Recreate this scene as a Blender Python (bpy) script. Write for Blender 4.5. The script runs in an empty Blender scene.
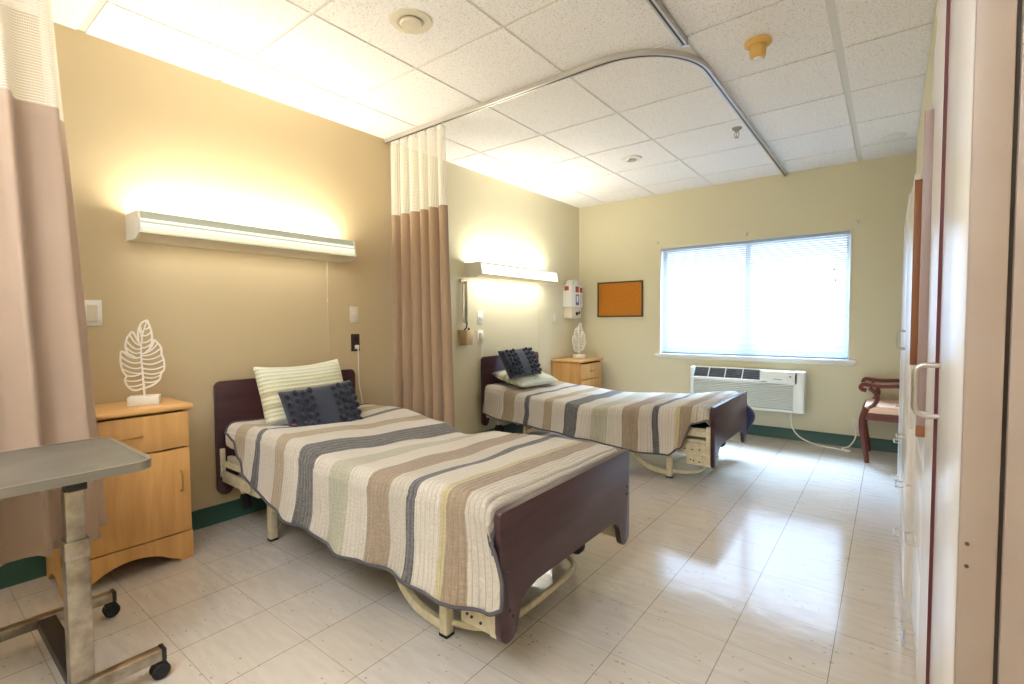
import bpy, bmesh, math, random
from mathutils import Vector, Matrix, noise
PI = math.pi
R = math.radians
sc = bpy.context.scene
COL = sc.collection

# ------------------------------------------------------------------ camera
cam_data = bpy.data.cameras.new('camera')
cam_data.sensor_width = 36.0
cam_data.lens = 488.8 * 36.0 / 1024.0
cam_data.clip_start = 0.02
cam = bpy.data.objects.new('camera', cam_data)
COL.objects.link(cam)
cam.matrix_world = (Matrix.Translation((3.0561, -0.14, 1.1547)) @ Matrix.Rotation(0.6585, 4, 'Z')
                    @ Matrix.Rotation(PI / 2 - 0.0433, 4, 'X') @ Matrix.Rotation(-0.0066, 4, 'Z'))
sc.camera = cam

# ------------------------------------------------------------------ colour management
sc.view_settings.view_transform = 'Standard'
sc.view_settings.look = 'None'
sc.view_settings.gamma = 1.0
sc.view_settings.use_curve_mapping = False
sc.view_settings.exposure = 0.90
sc.cycles.use_denoising = True
sc.cycles.max_bounces = 10
sc.cycles.diffuse_bounces = 6
sc.cycles.transparent_max_bounces = 16
sc.cycles.sample_clamp_indirect = 6.0
sc.cycles.caustics_reflective = False
sc.cycles.caustics_refractive = False

# ------------------------------------------------------------------ daylight outside
world = bpy.data.worlds.new('daylight_world')
sc.world = world
world.use_nodes = True
bg = world.node_tree.nodes['Background']
bg.inputs[0].default_value = (0.56, 0.74, 1.0, 1)
bg.inputs[1].default_value = 4.2


def area(name, loc, rot, sx, sy, energy, color, spread=None):
    d = bpy.data.lights.new(name, 'AREA')
    d.shape = 'RECTANGLE'
    d.size, d.size_y = sx, sy
    d.energy = energy
    d.color = color
    if spread:
        d.spread = spread
    o = bpy.data.objects.new(name, d)
    COL.objects.link(o)
    o.location = loc
    o.rotation_euler = rot
    return o


# sky light falling on the window from outside
area('sky_light', (1.9, 7.6, 4.9), (R(-35), 0, 0), 4.0, 2.0, 2100, (0.42, 0.66, 1.0))
# fill lights added unseen behind the camera, up and down, to brighten the room
area('added_fill_light', (2.2, -0.80, 2.145), (0, 0, 0), 0.50, 0.80, 10, (0.80, 0.89, 1.0))
area('added_fill_light', (0.9, -0.80, 2.145), (0, 0, 0), 0.50, 0.80, 3.5, (0.80, 0.89, 1.0))
area('added_fill_uplight', (2.2, -0.80, 2.235), (PI, 0, 0), 0.50, 0.80, 42, (0.80, 0.89, 1.0))
area('added_fill_uplight', (0.9, -0.80, 2.235), (PI, 0, 0), 0.50, 0.80, 16, (0.80, 0.89, 1.0))

# ------------------------------------------------------------------ materials
MATS = {}


def mat(name, color, rough=0.6, metal=0.0, bump=None, vary=None, spec=0.5, emit=None, coat=0.0, trans=0.0, sheen=0.0):
    """principled material; bump=(scale, strength), vary=(scale, second colour, contrast)"""
    if name in MATS:
        return MATS[name]
    m = bpy.data.materials.new(name)
    m.use_nodes = True
    nt = m.node_tree
    b = nt.nodes['Principled BSDF']
    b.inputs['Base Color'].default_value = (*color, 1)
    b.inputs['Roughness'].default_value = rough
    b.inputs['Metallic'].default_value = metal
    b.inputs['Specular IOR Level'].default_value = spec
    b.inputs['Coat Weight'].default_value = coat
    b.inputs['Sheen Weight'].default_value = sheen
    if emit:
        b.inputs['Emission Color'].default_value = (*emit[0], 1)
        b.inputs['Emission Strength'].default_value = emit[1]
    tc = nt.nodes.new('ShaderNodeTexCoord')
    if vary:
        n = nt.nodes.new('ShaderNodeTexNoise')
        n.inputs['Scale'].default_value = vary[0]
        n.inputs['Detail'].default_value = 4
        nt.links.new(tc.outputs['Object'], n.inputs['Vector'])
        r = nt.nodes.new('ShaderNodeValToRGB')
        c = vary[2] if len(vary) > 2 else 0.3
        r.color_ramp.elements[0].position = 0.5 - c / 2
        r.color_ramp.elements[1].position = 0.5 + c / 2
        r.color_ramp.elements[0].color = (*color, 1)
        r.color_ramp.elements[1].color = (*vary[1], 1)
        nt.links.new(n.outputs['Fac'], r.inputs[0])
        nt.links.new(r.outputs[0], b.inputs['Base Color'])
    if bump:
        n = nt.nodes.new('ShaderNodeTexNoise')
        n.inputs['Scale'].default_value = bump[0]
        n.inputs['Detail'].default_value = 3
        nt.links.new(tc.outputs['Object'], n.inputs['Vector'])
        bp = nt.nodes.new('ShaderNodeBump')
        bp.inputs['Strength'].default_value = bump[1]
        bp.inputs['Distance'].default_value = 0.01
        nt.links.new(n.outputs['Fac'], bp.inputs['Height'])
        nt.links.new(bp.outputs[0], b.inputs['Normal'])
    if trans:
        out = nt.nodes['Material Output']
        t = nt.nodes.new('ShaderNodeBsdfTranslucent')
        t.inputs[0].default_value = (*color, 1)
        mx = nt.nodes.new('ShaderNodeMixShader')
        mx.inputs[0].default_value = trans
        nt.links.new(b.outputs[0], mx.inputs[1])
        nt.links.new(t.outputs[0], mx.inputs[2])
        nt.links.new(mx.outputs[0], out.inputs[0])
    MATS[name] = m
    return m


class N:
    """tiny node helper"""
    def __init__(s, name):
        s.m = bpy.data.materials.new(name)
        s.m.use_nodes = True
        s.t = s.m.node_tree
        s.b = s.t.nodes['Principled BSDF']
        s.out = s.t.nodes['Material Output']
        MATS[name] = s.m

    def n(s, kind, props=None, **ins):
        nd = s.t.nodes.new(kind)
        for k, v in (props or {}).items():
            setattr(nd, k, v)
        for k, v in ins.items():
            k = k.replace('_', ' ')
            sock = nd.inputs[int(k[1:])] if k[0] == 'i' and k[1:].isdigit() else nd.inputs[k]
            s.set(sock, v)
        return nd

    def set(s, sock, v):
        if isinstance(v, bpy.types.NodeSocket):
            s.t.links.new(v, sock)
        else:
            sock.default_value = v

    def math(s, op, a, b=0.0, c=0.0):
        nd = s.n('ShaderNodeMath', {'operation': op})
        s.set(nd.inputs[0], a)
        s.set(nd.inputs[1], b)
        s.set(nd.inputs[2], c)
        return nd.outputs[0]

    def mix(s, f, a, b):
        nd = s.n('ShaderNodeMix', {'data_type': 'RGBA'})
        s.set(nd.inputs[0], f)
        s.set(nd.inputs[6], a)
        s.set(nd.inputs[7], b)
        return nd.outputs[2]

    def ramp(s, f, stops, interp='LINEAR'):
        nd = s.n('ShaderNodeValToRGB')
        cr = nd.color_ramp
        cr.interpolation = interp
        while len(cr.elements) < len(stops):
            cr.elements.new(0.5)
        for e, (p, c) in zip(cr.elements, stops):
            e.position = p
            e.color = (*c, 1) if len(c) == 3 else c
        s.set(nd.inputs[0], f)
        return nd.outputs[0]


def srgb(r, g, b):
    f = lambda c: (c / 255 / 12.92) if c / 255 <= 0.04045 else ((c / 255 + 0.055) / 1.055) ** 2.4
    return (f(r), f(g), f(b))


# walls
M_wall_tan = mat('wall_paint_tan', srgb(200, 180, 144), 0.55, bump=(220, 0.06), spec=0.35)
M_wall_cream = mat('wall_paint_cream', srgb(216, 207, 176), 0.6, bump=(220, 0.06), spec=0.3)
M_trim_green = mat('cove_base_green', srgb(46, 84, 72), 0.45)
M_white = mat('white_paint', srgb(232, 229, 220), 0.5)


def make_floor_mat():
    k = N('vinyl_tile_floor')
    tc = k.n('ShaderNodeTexCoord')
    sx = k.n('ShaderNodeSeparateXYZ', i0=tc.outputs['Object'])
    u = k.math('DIVIDE', k.math('SUBTRACT', sx.outputs[0], 0.7882 - 0.3048 * 8), 0.3048)
    v = k.math('DIVIDE', k.math('SUBTRACT', sx.outputs[1], 0.1642 - 0.3013 * 8), 0.3013)
    fu, fv = k.math('FRACT', u), k.math('FRACT', v)
    du = k.math('MINIMUM', fu, k.math('SUBTRACT', 1.0, fu))
    dv = k.math('MINIMUM', fv, k.math('SUBTRACT', 1.0, fv))
    nz = k.n('ShaderNodeTexNoise', i0=tc.outputs['Object'], Scale=2.3, Detail=2.0)
    wid = k.math('MULTIPLY_ADD', nz.outputs[0], 0.008, 0.001)
    seam_x = k.math('LESS_THAN', du, wid)
    seam_y = k.math('MULTIPLY', k.math('LESS_THAN', dv, wid), 0.55)
    seam = k.math('MAXIMUM', seam_x, seam_y)
    cell = k.n('ShaderNodeCombineXYZ', i0=k.math('FLOOR', u), i1=k.math('FLOOR', v))
    wn = k.n('ShaderNodeTexWhiteNoise', {'noise_dimensions': '3D'}, i0=cell.outputs[0])
    # streaks run one way in each tile
    rot = k.n('ShaderNodeMapping', i0=tc.outputs['Object'])
    rot.inputs['Scale'].default_value = (3, 16, 1)
    rot.inputs['Rotation'].default_value = (0, 0, 0.25)
    st = k.n('ShaderNodeTexNoise', i0=rot.outputs[0], Scale=2.2, Detail=5.0, Roughness=0.6)
    base = k.ramp(st.outputs[0], [(0.3, srgb(196, 186, 176)), (0.7, srgb(212, 204, 197))])
    base = k.mix(k.math('MULTIPLY', wn.outputs[0], 0.35), base, (*srgb(205, 190, 168), 1))
    # small brown flecks and scuffs
    mp = k.n('ShaderNodeMapping', i0=tc.outputs['Object'])
    mp.inputs['Scale'].default_value = (24, 38, 1)
    mp.inputs['Rotation'].default_value = (0, 0, 0.5)
    sp = k.n('ShaderNodeTexVoronoi', {'feature': 'F1'}, Vector=mp.outputs[0], Scale=1.0)
    sn = k.n('ShaderNodeTexNoise', i0=tc.outputs['Object'], Scale=5.0, Detail=3.0)
    thr = k.math('MULTIPLY_ADD', sn.outputs[0], 0.36, -0.06)
    fleck = k.math('MULTIPLY', k.math('LESS_THAN', sp.outputs['Distance'], thr), k.math('GREATER_THAN', sn.outputs[0], 0.5))
    base = k.mix(k.math('MULTIPLY', fleck, 0.45), base, (*srgb(140, 112, 82), 1))
    base = k.mix(k.math('MULTIPLY', seam, 0.75), base, (*srgb(112, 96, 78), 1))
    k.set(k.b.inputs['Base Color'], base)
    rn = k.n('ShaderNodeTexNoise', i0=tc.outputs['Object'], Scale=3.5, Detail=3.0)
    k.set(k.b.inputs['Roughness'], k.math('MULTIPLY_ADD', rn.outputs[0], 0.10, 0.07))
    k.b.inputs['Specular IOR Level'].default_value = 0.85
    wv = k.n('ShaderNodeTexNoise', i0=tc.outputs['Object'], Scale=11.0, Detail=2.0)
    tilt = k.math('MULTIPLY', k.math('SUBTRACT', wn.outputs[0], 0.5), 0.0)
    b1 = k.n('ShaderNodeBump', Strength=0.05, Distance=0.02, Height=wv.outputs[0])
    b2 = k.n('ShaderNodeBump', Strength=0.35, Distance=0.002, Height=k.math('SUBTRACT', 1.0, seam), Normal=b1.outputs[0])
    k.set(k.b.inputs['Normal'], b2.outputs[0])
    return k.m


M_floor = make_floor_mat()


def make_ceiling_mat():
    k = N('acoustic_tile')
    tc = k.n('ShaderNodeTexCoord')
    n1 = k.n('ShaderNodeTexNoise', i0=tc.outputs['Object'], Scale=150.0, Detail=3.0, Roughness=0.6)
    n2 = k.n('ShaderNodeTexNoise', i0=tc.outputs['Object'], Scale=60.0, Detail=2.0)
    pit = k.math('GREATER_THAN', k.math('ADD', n1.outputs[0], k.math('MULTIPLY', n2.outputs[0], 0.25)), 0.738)
    col = k.mix(k.math('MULTIPLY', pit, 0.6), (*srgb(248, 244, 242), 1), (*srgb(140, 120, 100), 1))
    k.set(k.b.inputs['Base Color'], col)
    k.b.inputs['Roughness'].default_value = 0.9
    b = k.n('ShaderNodeBump', Strength=0.5, Distance=0.004, Height=k.math('SUBTRACT', 1.0, pit))
    k.set(k.b.inputs['Normal'], b.outputs[0])
    return k.m


M_ceil = make_ceiling_mat()
M_tee = mat('ceiling_tee', srgb(226, 222, 214), 0.5)


def make_wood(name, c1, c2, axis=(1.2, 14, 14), rough=0.38, dark=None):
    k = N(name)
    tc = k.n('ShaderNodeTexCoord')
    mp = k.n('ShaderNodeMapping', i0=tc.outputs['Object'])
    mp.inputs['Scale'].default_value = axis
    n1 = k.n('ShaderNodeTexNoise', i0=mp.outputs[0], Scale=1.6, Detail=6.0, Roughness=0.55, Distortion=0.6)
    col = k.ramp(n1.outputs[0], [(0.35, c1), (0.65, c2)])
    k.set(k.b.inputs['Base Color'], col)
    k.b.inputs['Roughness'].default_value = rough
    b = k.n('ShaderNodeBump', Strength=0.08, Distance=0.002, Height=n1.outputs[0])
    k.set(k.b.inputs['Normal'], b.outputs[0])
    return k.m


M_maple = make_wood('maple_laminate', srgb(200, 148, 84), srgb(216, 166, 102), (14, 14, 1.4))
M_maple_h = make_wood('maple_laminate_top', srgb(208, 158, 96), srgb(222, 176, 114), (14, 2, 14))
M_mahog = make_wood('mahogany_laminate', srgb(60, 36, 42), srgb(74, 46, 50), (14, 1.4, 14), 0.3)
M_mahog_edge = mat('mahogany_edge', srgb(84, 36, 26), 0.35)
M_chairwood = make_wood('chair_wood', srgb(84, 34, 24), srgb(110, 48, 32), (10, 10, 2), 0.28)
M_brass = mat('brushed_brass', srgb(190, 150, 90), 0.3, 1.0)
M_nickel = mat('brushed_nickel', srgb(196, 190, 184), 0.28, 1.0)
M_chrome = mat('worn_chrome', srgb(188, 180, 168), 0.3, 1.0, vary=(26, srgb(140, 128, 112), 0.5), bump=(60, 0.08))
M_rubber = mat('black_rubber', srgb(22, 22, 24), 0.6)
M_plastic = mat('black_plastic', srgb(26, 26, 28), 0.35)
M_creammetal = mat('cream_enamel', srgb(222, 212, 182), 0.4, vary=(38, srgb(196, 182, 148), 0.5))
M_darkmetal = mat('dark_metal', srgb(62, 58, 54), 0.45, 0.6)
M_laminate = mat('grey_laminate', srgb(100, 94, 84), 0.35, vary=(7, srgb(116, 110, 98), 0.4), bump=(30, 0.05))
M_edgeband = mat('grey_edge_band', srgb(126, 118, 104), 0.35)
M_sheet = mat('mattress_cover', srgb(226, 216, 204), 0.85, bump=(120, 0.1))
M_quiltback = mat('quilt_reverse', srgb(48, 50, 70), 0.9, bump=(90, 0.2))
M_binding = mat('quilt_binding', srgb(88, 84, 88), 0.9, bump=(200, 0.2))
M_navy = mat('navy_cotton', srgb(50, 54, 70), 0.9, bump=(260, 0.3), sheen=0.3)
M_pom = mat('navy_yarn', srgb(26, 28, 46), 0.95, bump=(300, 0.8), sheen=0.2)
M_sculpt = mat('white_resin', srgb(244, 238, 226), 0.45)
M_ivory = mat('ivory_plastic', srgb(222, 212, 190), 0.4)
M_whiteplastic = mat('white_plastic', srgb(236, 234, 228), 0.35)
M_acwhite = mat('ac_plastic', srgb(232, 230, 218), 0.4)
M_track = mat('anodized_track', srgb(206, 200, 192), 0.32, 0.45)
M_trackdark = mat('track_slot', srgb(50, 54, 66), 0.5, 0.3)
M_cork = mat('cork', srgb(206, 134, 34), 0.9, vary=(90, srgb(180, 104, 24), 0.4), bump=(150, 0.4))
M_corkframe = mat('bronze_frame', srgb(70, 54, 38), 0.4)
M_detector = mat('tan_plastic', srgb(214, 172, 96), 0.5)
M_tanplastic = mat('basket_plastic', srgb(190, 164, 122), 0.5)
M_salmon = mat('salmon_vinyl', srgb(232, 190, 160), 0.4, bump=(50, 0.05))
M_red = mat('red_label', srgb(178, 66, 56), 0.5)
M_blue = mat('blue_label', srgb(64, 104, 176), 0.5)
M_dark_outlet = mat('brown_plastic', srgb(58, 44, 36), 0.35)
M_closet = mat('closet_laminate', srgb(224, 218, 212), 0.25, spec=0.5, bump=(4, 0.025))
M_closet_side = mat('closet_side_dim', srgb(156, 138, 126), 0.5, vary=(9, srgb(150, 131, 118), 0.4))  # tan wardrobe side, the dim light on it put into the darker colour
M_edgewood = mat('raw_wood_edge', srgb(138, 86, 48), 0.55)
M_edge_shade = mat('mauve_edge_shade', srgb(144, 122, 116), 0.45)  # door edge facing away from the window, its shade painted as mauve
M_stain = mat('rubbed_stain', srgb(150, 118, 78), 0.6)
M_slat_dark = mat('grille_shadow', srgb(58, 60, 62), 0.6)


def make_blind_mat():
    k = N('blind_slat')
    k.b.inputs['Base Color'].default_value = (*srgb(172, 178, 184), 1)
    k.b.inputs['Roughness'].default_value = 0.45
    t = k.n('ShaderNodeBsdfTranslucent')
    t.inputs[0].default_value = (*srgb(240, 246, 252), 1)
    mx = k.n('ShaderNodeMixShader', i0=0.15, i1=k.b.outputs[0], i2=t.outputs[0])
    k.set(k.out.inputs[0], mx.outputs[0])
    return k.m


M_blind = make_blind_mat()


def make_glass():
    k = N('window_glass')
    g = k.n('ShaderNodeBsdfGlossy')
    g.inputs['Roughness'].default_value = 0.02
    t = k.n('ShaderNodeBsdfTransparent')
    mx = k.n('ShaderNodeMixShader', i0=0.06, i1=t.outputs[0], i2=g.outputs[0])
    k.set(k.out.inputs[0], mx.outputs[0])
    return k.m


M_glass = make_glass()

# quilt stripes, measured along the length of the bed (metres from the wall)
CRM = srgb(206, 197, 184)
CR2 = srgb(194, 184, 170)
TAN = srgb(168, 148, 118)
OLV = srgb(186, 172, 128)
BRN = srgb(150, 128, 104)
GRY = srgb(84, 82, 82)
NVY = srgb(72, 72, 78)
GRN = srgb(176, 172, 148)
STRIPES = [(0.0, CRM), (0.325, TAN), (0.445, CRM), (0.562, NVY), (0.607, CRM), (0.752, TAN), (0.84, CRM),
           (0.958, GRY), (1.085, CRM), (1.205, GRN), (1.342, CRM), (1.47, BRN), (1.60, CR2), (1.70, NVY),
           (1.753, CRM), (1.868, OLV), (1.90, BRN), (1.985, CR2), (2.10, OLV), (2.2, CRM)]


def make_quilt():
    k = N('striped_quilt')
    uv = k.n('ShaderNodeUVMap')
    sx = k.n('ShaderNodeSeparateXYZ', i0=uv.outputs[0])
    U, V = sx.outputs[0], sx.outputs[1]
    wob = k.n('ShaderNodeTexNoise', i0=uv.outputs[0], Scale=6.0, Detail=1.0)
    Uw = k.math('ADD', U, k.math('MULTIPLY', k.math('SUBTRACT', wob.outputs[0], 0.5), 0.012))
    t = k.math('DIVIDE', Uw, 2.4)
    col = k.ramp(t, [(a / 2.4, c) for a, c in STRIPES], 'CONSTANT')
    # woven slub
    mp = k.n('ShaderNodeMapping', i0=uv.outputs[0])
    mp.inputs['Scale'].default_value = (260, 22, 1)
    n1 = k.n('ShaderNodeTexNoise', i0=mp.outputs[0], Scale=1.0, Detail=3.0)
    mp2 = k.n('ShaderNodeMapping', i0=uv.outputs[0])
    mp2.inputs['Scale'].default_value = (22, 260, 1)
    n2 = k.n('ShaderNodeTexNoise', i0=mp2.outputs[0], Scale=1.0, Detail=3.0)
    w = k.math('ADD', n1.outputs[0], n2.outputs[0])
    f = k.math('MULTIPLY', k.math('SUBTRACT', w, 0.8), 1.2)
    f = k.math('MINIMUM', k.math('MAXIMUM', f, 0.0), 0.75)
    col = k.mix(k.math('MULTIPLY', f, 0.30), col, (*srgb(232, 222, 208), 1))
    # quilting rows across the bed
    row = k.math('FRACT', k.math('MULTIPLY', U, 1 / 0.022))
    tri = k.math('ABSOLUTE', k.math('SUBTRACT', row, 0.5))
    puff = k.math('SUBTRACT', 0.25, k.math('MULTIPLY', tri, tri))
    seam = k.math('GREATER_THAN', tri, 0.44)
    pk = k.n('ShaderNodeTexNoise', i0=uv.outputs[0], Scale=95.0, Detail=2.0)
    col = k.mix(k.math('MULTIPLY', seam, 0.42), col, (*srgb(120, 104, 88), 1))
    k.set(k.b.inputs['Base Color'], col)
    k.b.inputs['Roughness'].default_value = 0.92
    k.b.inputs['Sheen Weight'].default_value = 0.15
    h = k.math('ADD', k.math('MULTIPLY', puff, 3.0), pk.outputs[0])
    b = k.n('ShaderNodeBump', Strength=0.9, Distance=0.007, Height=h)
    k.set(k.b.inputs['Normal'], b.outputs[0])
    return k.m


M_quilt = make_quilt()


def make_sham():
    k = N('striped_sham')
    uv = k.n('ShaderNodeUVMap')
    sx = k.n('ShaderNodeSeparateXYZ', i0=uv.outputs[0])
    V = sx.outputs[1]
    S1, S2 = srgb(222, 220, 190), srgb(184, 176, 146)
    col = k.ramp(V, [(0.0, srgb(96, 96, 106)), (0.13, srgb(160, 156, 150)), (0.2, S1), (0.36, srgb(196, 186, 156)), (0.43, S1),
                     (0.55, srgb(190, 178, 148)), (0.60, S1), (0.8, srgb(222, 222, 200))], 'CONSTANT')
    row = k.math('FRACT', k.math('MULTIPLY', V, 18.0))
    tri = k.math('ABSOLUTE', k.math('SUBTRACT', row, 0.5))
    seam = k.math('GREATER_THAN', tri, 0.43)
    col = k.mix(k.math('MULTIPLY', seam, 0.3), col, (*srgb(120, 112, 90), 1))
    k.set(k.b.inputs['Base Color'], col)
    k.b.inputs['Roughness'].default_value = 0.92
    pk = k.n('ShaderNodeTexNoise', i0=uv.outputs[0], Scale=70.0, Detail=2.0)
    h = k.math('ADD', k.math('MULTIPLY', k.math('MULTIPLY', tri, tri), -4.0), pk.outputs[0])
    b = k.n('ShaderNodeBump', Strength=0.7, Distance=0.006, Height=h)
    k.set(k.b.inputs['Normal'], b.outputs[0])
    return k.m


M_sham = make_sham()


def make_curtain(name, c, mesh=False):
    k = N(name)
    uv = k.n('ShaderNodeUVMap')
    k.b.inputs['Base Color'].default_value = (*c, 1)
    k.b.inputs['Roughness'].default_value = 0.9
    k.b.inputs['Sheen Weight'].default_value = 0.2
    mp = k.n('ShaderNodeMapping', i0=uv.outputs[0])
    mp.inputs['Scale'].default_value = (30, 300, 1)
    n1 = k.n('ShaderNodeTexNoise', i0=mp.outputs[0], Scale=1.0, Detail=2.0)
    b = k.n('ShaderNodeBump', Strength=0.25, Distance=0.003, Height=n1.outputs[0])
    k.set(k.b.inputs['Normal'], b.outputs[0])
    t = k.n('ShaderNodeBsdfTranslucent')
    t.inputs[0].default_value = (*c, 1)
    mx = k.n('ShaderNodeMixShader', i0=0.35 if mesh else 0.15, i1=k.b.outputs[0], i2=t.outputs[0])
    last = mx.outputs[0]
    if mesh:
        # open net: small square holes
        sx = k.n('ShaderNodeSeparateXYZ', i0=uv.outputs[0])
        fu = k.math('ABSOLUTE', k.math('SUBTRACT', k.math('FRACT', k.math('MULTIPLY', sx.outputs[0], 150)), 0.5))
        fv = k.math('ABSOLUTE', k.math('SUBTRACT', k.math('FRACT', k.math('MULTIPLY', sx.outputs[1], 100)), 0.5))
        hole = k.math('MULTIPLY', k.math('LESS_THAN', fu, 0.28), k.math('LESS_THAN', fv, 0.28))
        tr = k.n('ShaderNodeBsdfTransparent')
        m2 = k.n('ShaderNodeMixShader', i0=k.math('MULTIPLY', hole, 0.85), i1=last, i2=tr.outputs[0])
        last = m2.outputs[0]
    k.set(k.out.inputs[0], last)
    return k.m


M_net = make_curtain('curtain_net', srgb(240, 234, 222), True)
M_curtain = make_curtain('curtain_fabric', srgb(194, 168, 146))
M_curtain2 = make_curtain('curtain_fabric_gold', srgb(178, 150, 122))


def make_lens(name, strength, banded):
    k = N(name)
    tc = k.n('ShaderNodeTexCoord')
    sx = k.n('ShaderNodeSeparateXYZ', i0=tc.outputs['Generated'])
    z = sx.outputs[2]
    if banded:
        e = k.ramp(z, [(0.0, (0.28,) * 3), (0.10, (0.40,) * 3), (0.26, (0.42,) * 3), (0.31, (0.95,) * 3), (0.40, (0.95,) * 3),
                       (0.44, (0.22,) * 3), (0.52, (0.22,) * 3), (0.56, (0.85,) * 3), (0.62, (0.85,) * 3), (0.66, (0.12,) * 3), (1.0, (0.10,) * 3)])
    else:
        e = k.ramp(z, [(0.0, (1.0,) * 3), (0.6, (1.1,) * 3), (0.80, (0.8,) * 3), (0.86, (0.15,) * 3), (1.0, (0.15,) * 3)])
    k.b.inputs['Base Color'].default_value = (0.30, 0.33, 0.28, 1)
    k.b.inputs['Roughness'].default_value = 0.25
    k.b.inputs['Emission Color'].default_value = (1.0, 0.93, 0.62, 1) if banded else (1.0, 0.97, 0.80, 1)
    k.set(k.b.inputs['Emission Strength'], k.math('MULTIPLY', e, strength))
    return k.m


# ------------------------------------------------------------------ geometry helpers
class G:
    """collects shapes in world (or thing-local) coordinates; build() links one mesh object"""
    def __init__(s):
        s.bm = bmesh.new()
        s.uv = None

    def box(s, x0, x1, y0, y1, z0, z1, bev=0.0, seg=2, mi=0):
        g = bmesh.ops.create_cube(s.bm, size=1.0)
        vs = g['verts']
        for v in vs:
            v.co.x = (x0 + x1) / 2 + v.co.x * (x1 - x0)
            v.co.y = (y0 + y1) / 2 + v.co.y * (y1 - y0)
            v.co.z = (z0 + z1) / 2 + v.co.z * (z1 - z0)
        fs = set(f for v in vs for f in v.link_faces)
        for f in fs:
            f.material_index = mi
        if bev:
            es = list(set(e for v in vs for e in v.link_edges))
            r = bmesh.ops.bevel(s.bm, geom=es, offset=bev, segments=seg, profile=0.5, affect='EDGES')
            for f in r['faces']:
                f.material_index = mi
        return s

    def rbox(s, size, mtx, bev=0.0, mi=0):
        g = bmesh.ops.create_cube(s.bm, size=1.0)
        vs = g['verts']
        for v in vs:
            v.co = Vector((v.co.x * size[0], v.co.y * size[1], v.co.z * size[2]))
        if bev:
            es = list(set(e for v in vs for e in v.link_edges))
            r = bmesh.ops.bevel(s.bm, geom=es, offset=bev, segments=2, profile=0.5, affect='EDGES')
            vs = list(set(v for f in r['faces'] for v in f.verts) | set(v for v in vs if v.is_valid))
        bmesh.ops.transform(s.bm, matrix=mtx, verts=vs)
        return s

    def tube(s, pts, r, seg=10, closed=False, flat=None):
        """sweep; flat=(w,h) gives a rectangular section (w sideways, h along z)"""
        P = [Vector(p) for p in pts]
        n = len(P)
        rings = []
        up = Vector((0, 0, 1))
        prev = None
        for i in range(n):
            if closed:
                t = P[(i + 1) % n] - P[i - 1]
            else:
                t = P[min(i + 1, n - 1)] - P[max(i - 1, 0)]
            t.normalize()
            if prev is None:
                a = up if abs(t.dot(up)) < 0.95 else Vector((1, 0, 0))
                side = t.cross(a).normalized()
            else:
                side = (prev - t * prev.dot(t))
                if side.length < 1e-6:
                    side = t.orthogonal()
                side.normalize()
            prev = side
            nn = side.cross(t).normalized()
            ri = r[i] if isinstance(r, (list, tuple)) else r
            ring = []
            if flat:
                for a, b in ((-1, -1), (1, -1), (1, 1), (-1, 1)):
                    ring.append(s.bm.verts.new(P[i] + side * a * flat[0] / 2 + nn * b * flat[1] / 2))
            else:
                for j in range(seg):
                    an = 2 * PI * j / seg
                    ring.append(s.bm.verts.new(P[i] + side * math.cos(an) * ri + nn * math.sin(an) * ri))
            rings.append(ring)
        m = len(rings[0])
        for i in range(n if closed else n - 1):
            A, B = rings[i], rings[(i + 1) % n]
            for j in range(m):
                s.bm.faces.new((A[j], A[(j + 1) % m], B[(j + 1) % m], B[j]))
        if not closed:
            s.bm.faces.new(rings[0][::-1])
            s.bm.faces.new(rings[-1])
        return s

    def cyl(s, p0, p1, r, seg=20):
        return s.tube([p0, p1], r, seg)

    def lathe(s, prof, c, axis='Z', seg=32):
        """prof: list of (radius, height)"""
        rings = []
        for rr, h in prof:
            ring = []
            for j in range(seg):
                a = 2 * PI * j / seg
                p = (rr * math.cos(a), rr * math.sin(a), h)
                if axis == 'X':
                    p = (p[2], p[0], p[1])
                elif axis == 'Y':
                    p = (p[0], p[2], p[1])
                ring.append(s.bm.verts.new(Vector(p) + Vector(c)))
            rings.append(ring)
        for A, B in zip(rings, rings[1:]):
            for j in range(seg):
                s.bm.faces.new((A[j], A[(j + 1) % seg], B[(j + 1) % seg], B[j]))
        s.bm.faces.new(rings[0][::-1])
        s.bm.faces.new(rings[-1])
        return s

    def prism(s, poly, plane, a, b, bev=0.0):
        """extrude a 2D polygon; plane 'YZ' (a..b along x), 'XZ' (along y), 'XY' (along z)"""
        def P(p, t):
            return {'YZ': (t, p[0], p[1]), 'XZ': (p[0], t, p[1]), 'XY': (p[0], p[1], t)}[plane]
        A = [s.bm.verts.new(P(p, a)) for p in poly]
        B = [s.bm.verts.new(P(p, b)) for p in poly]
        n = len(poly)
        f1 = s.bm.faces.new(A[::-1])
        f2 = s.bm.faces.new(B)
        for i in range(n):
            s.bm.faces.new((A[i], A[(i + 1) % n], B[(i + 1) % n], B[i]))
        if bev:
            es = list(f1.edges) + list(f2.edges)
            bmesh.ops.bevel(s.bm, geom=es, offset=bev, segments=2, profile=0.5, affect='EDGES')
        return s

    def grid(s, rows, uvs=None, mi=0):
        """rows: list of lists of points"""
        if uvs and s.uv is None:
            s.uv = s.bm.loops.layers.uv.new('UVMap')
        V = [[s.bm.verts.new(p) for p in r] for r in rows]
        for i in range(len(V) - 1):
            for j in range(len(V[0]) - 1):
                f = s.bm.faces.new((V[i][j], V[i][j + 1], V[i + 1][j + 1], V[i + 1][j]))
                f.material_index = mi
                f.smooth = True
                if uvs:
                    for l, (a, b) in zip(f.loops, ((i, j), (i, j + 1), (i + 1, j + 1), (i + 1, j))):
                        l[s.uv].uv = uvs[a][b]
        return s

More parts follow.
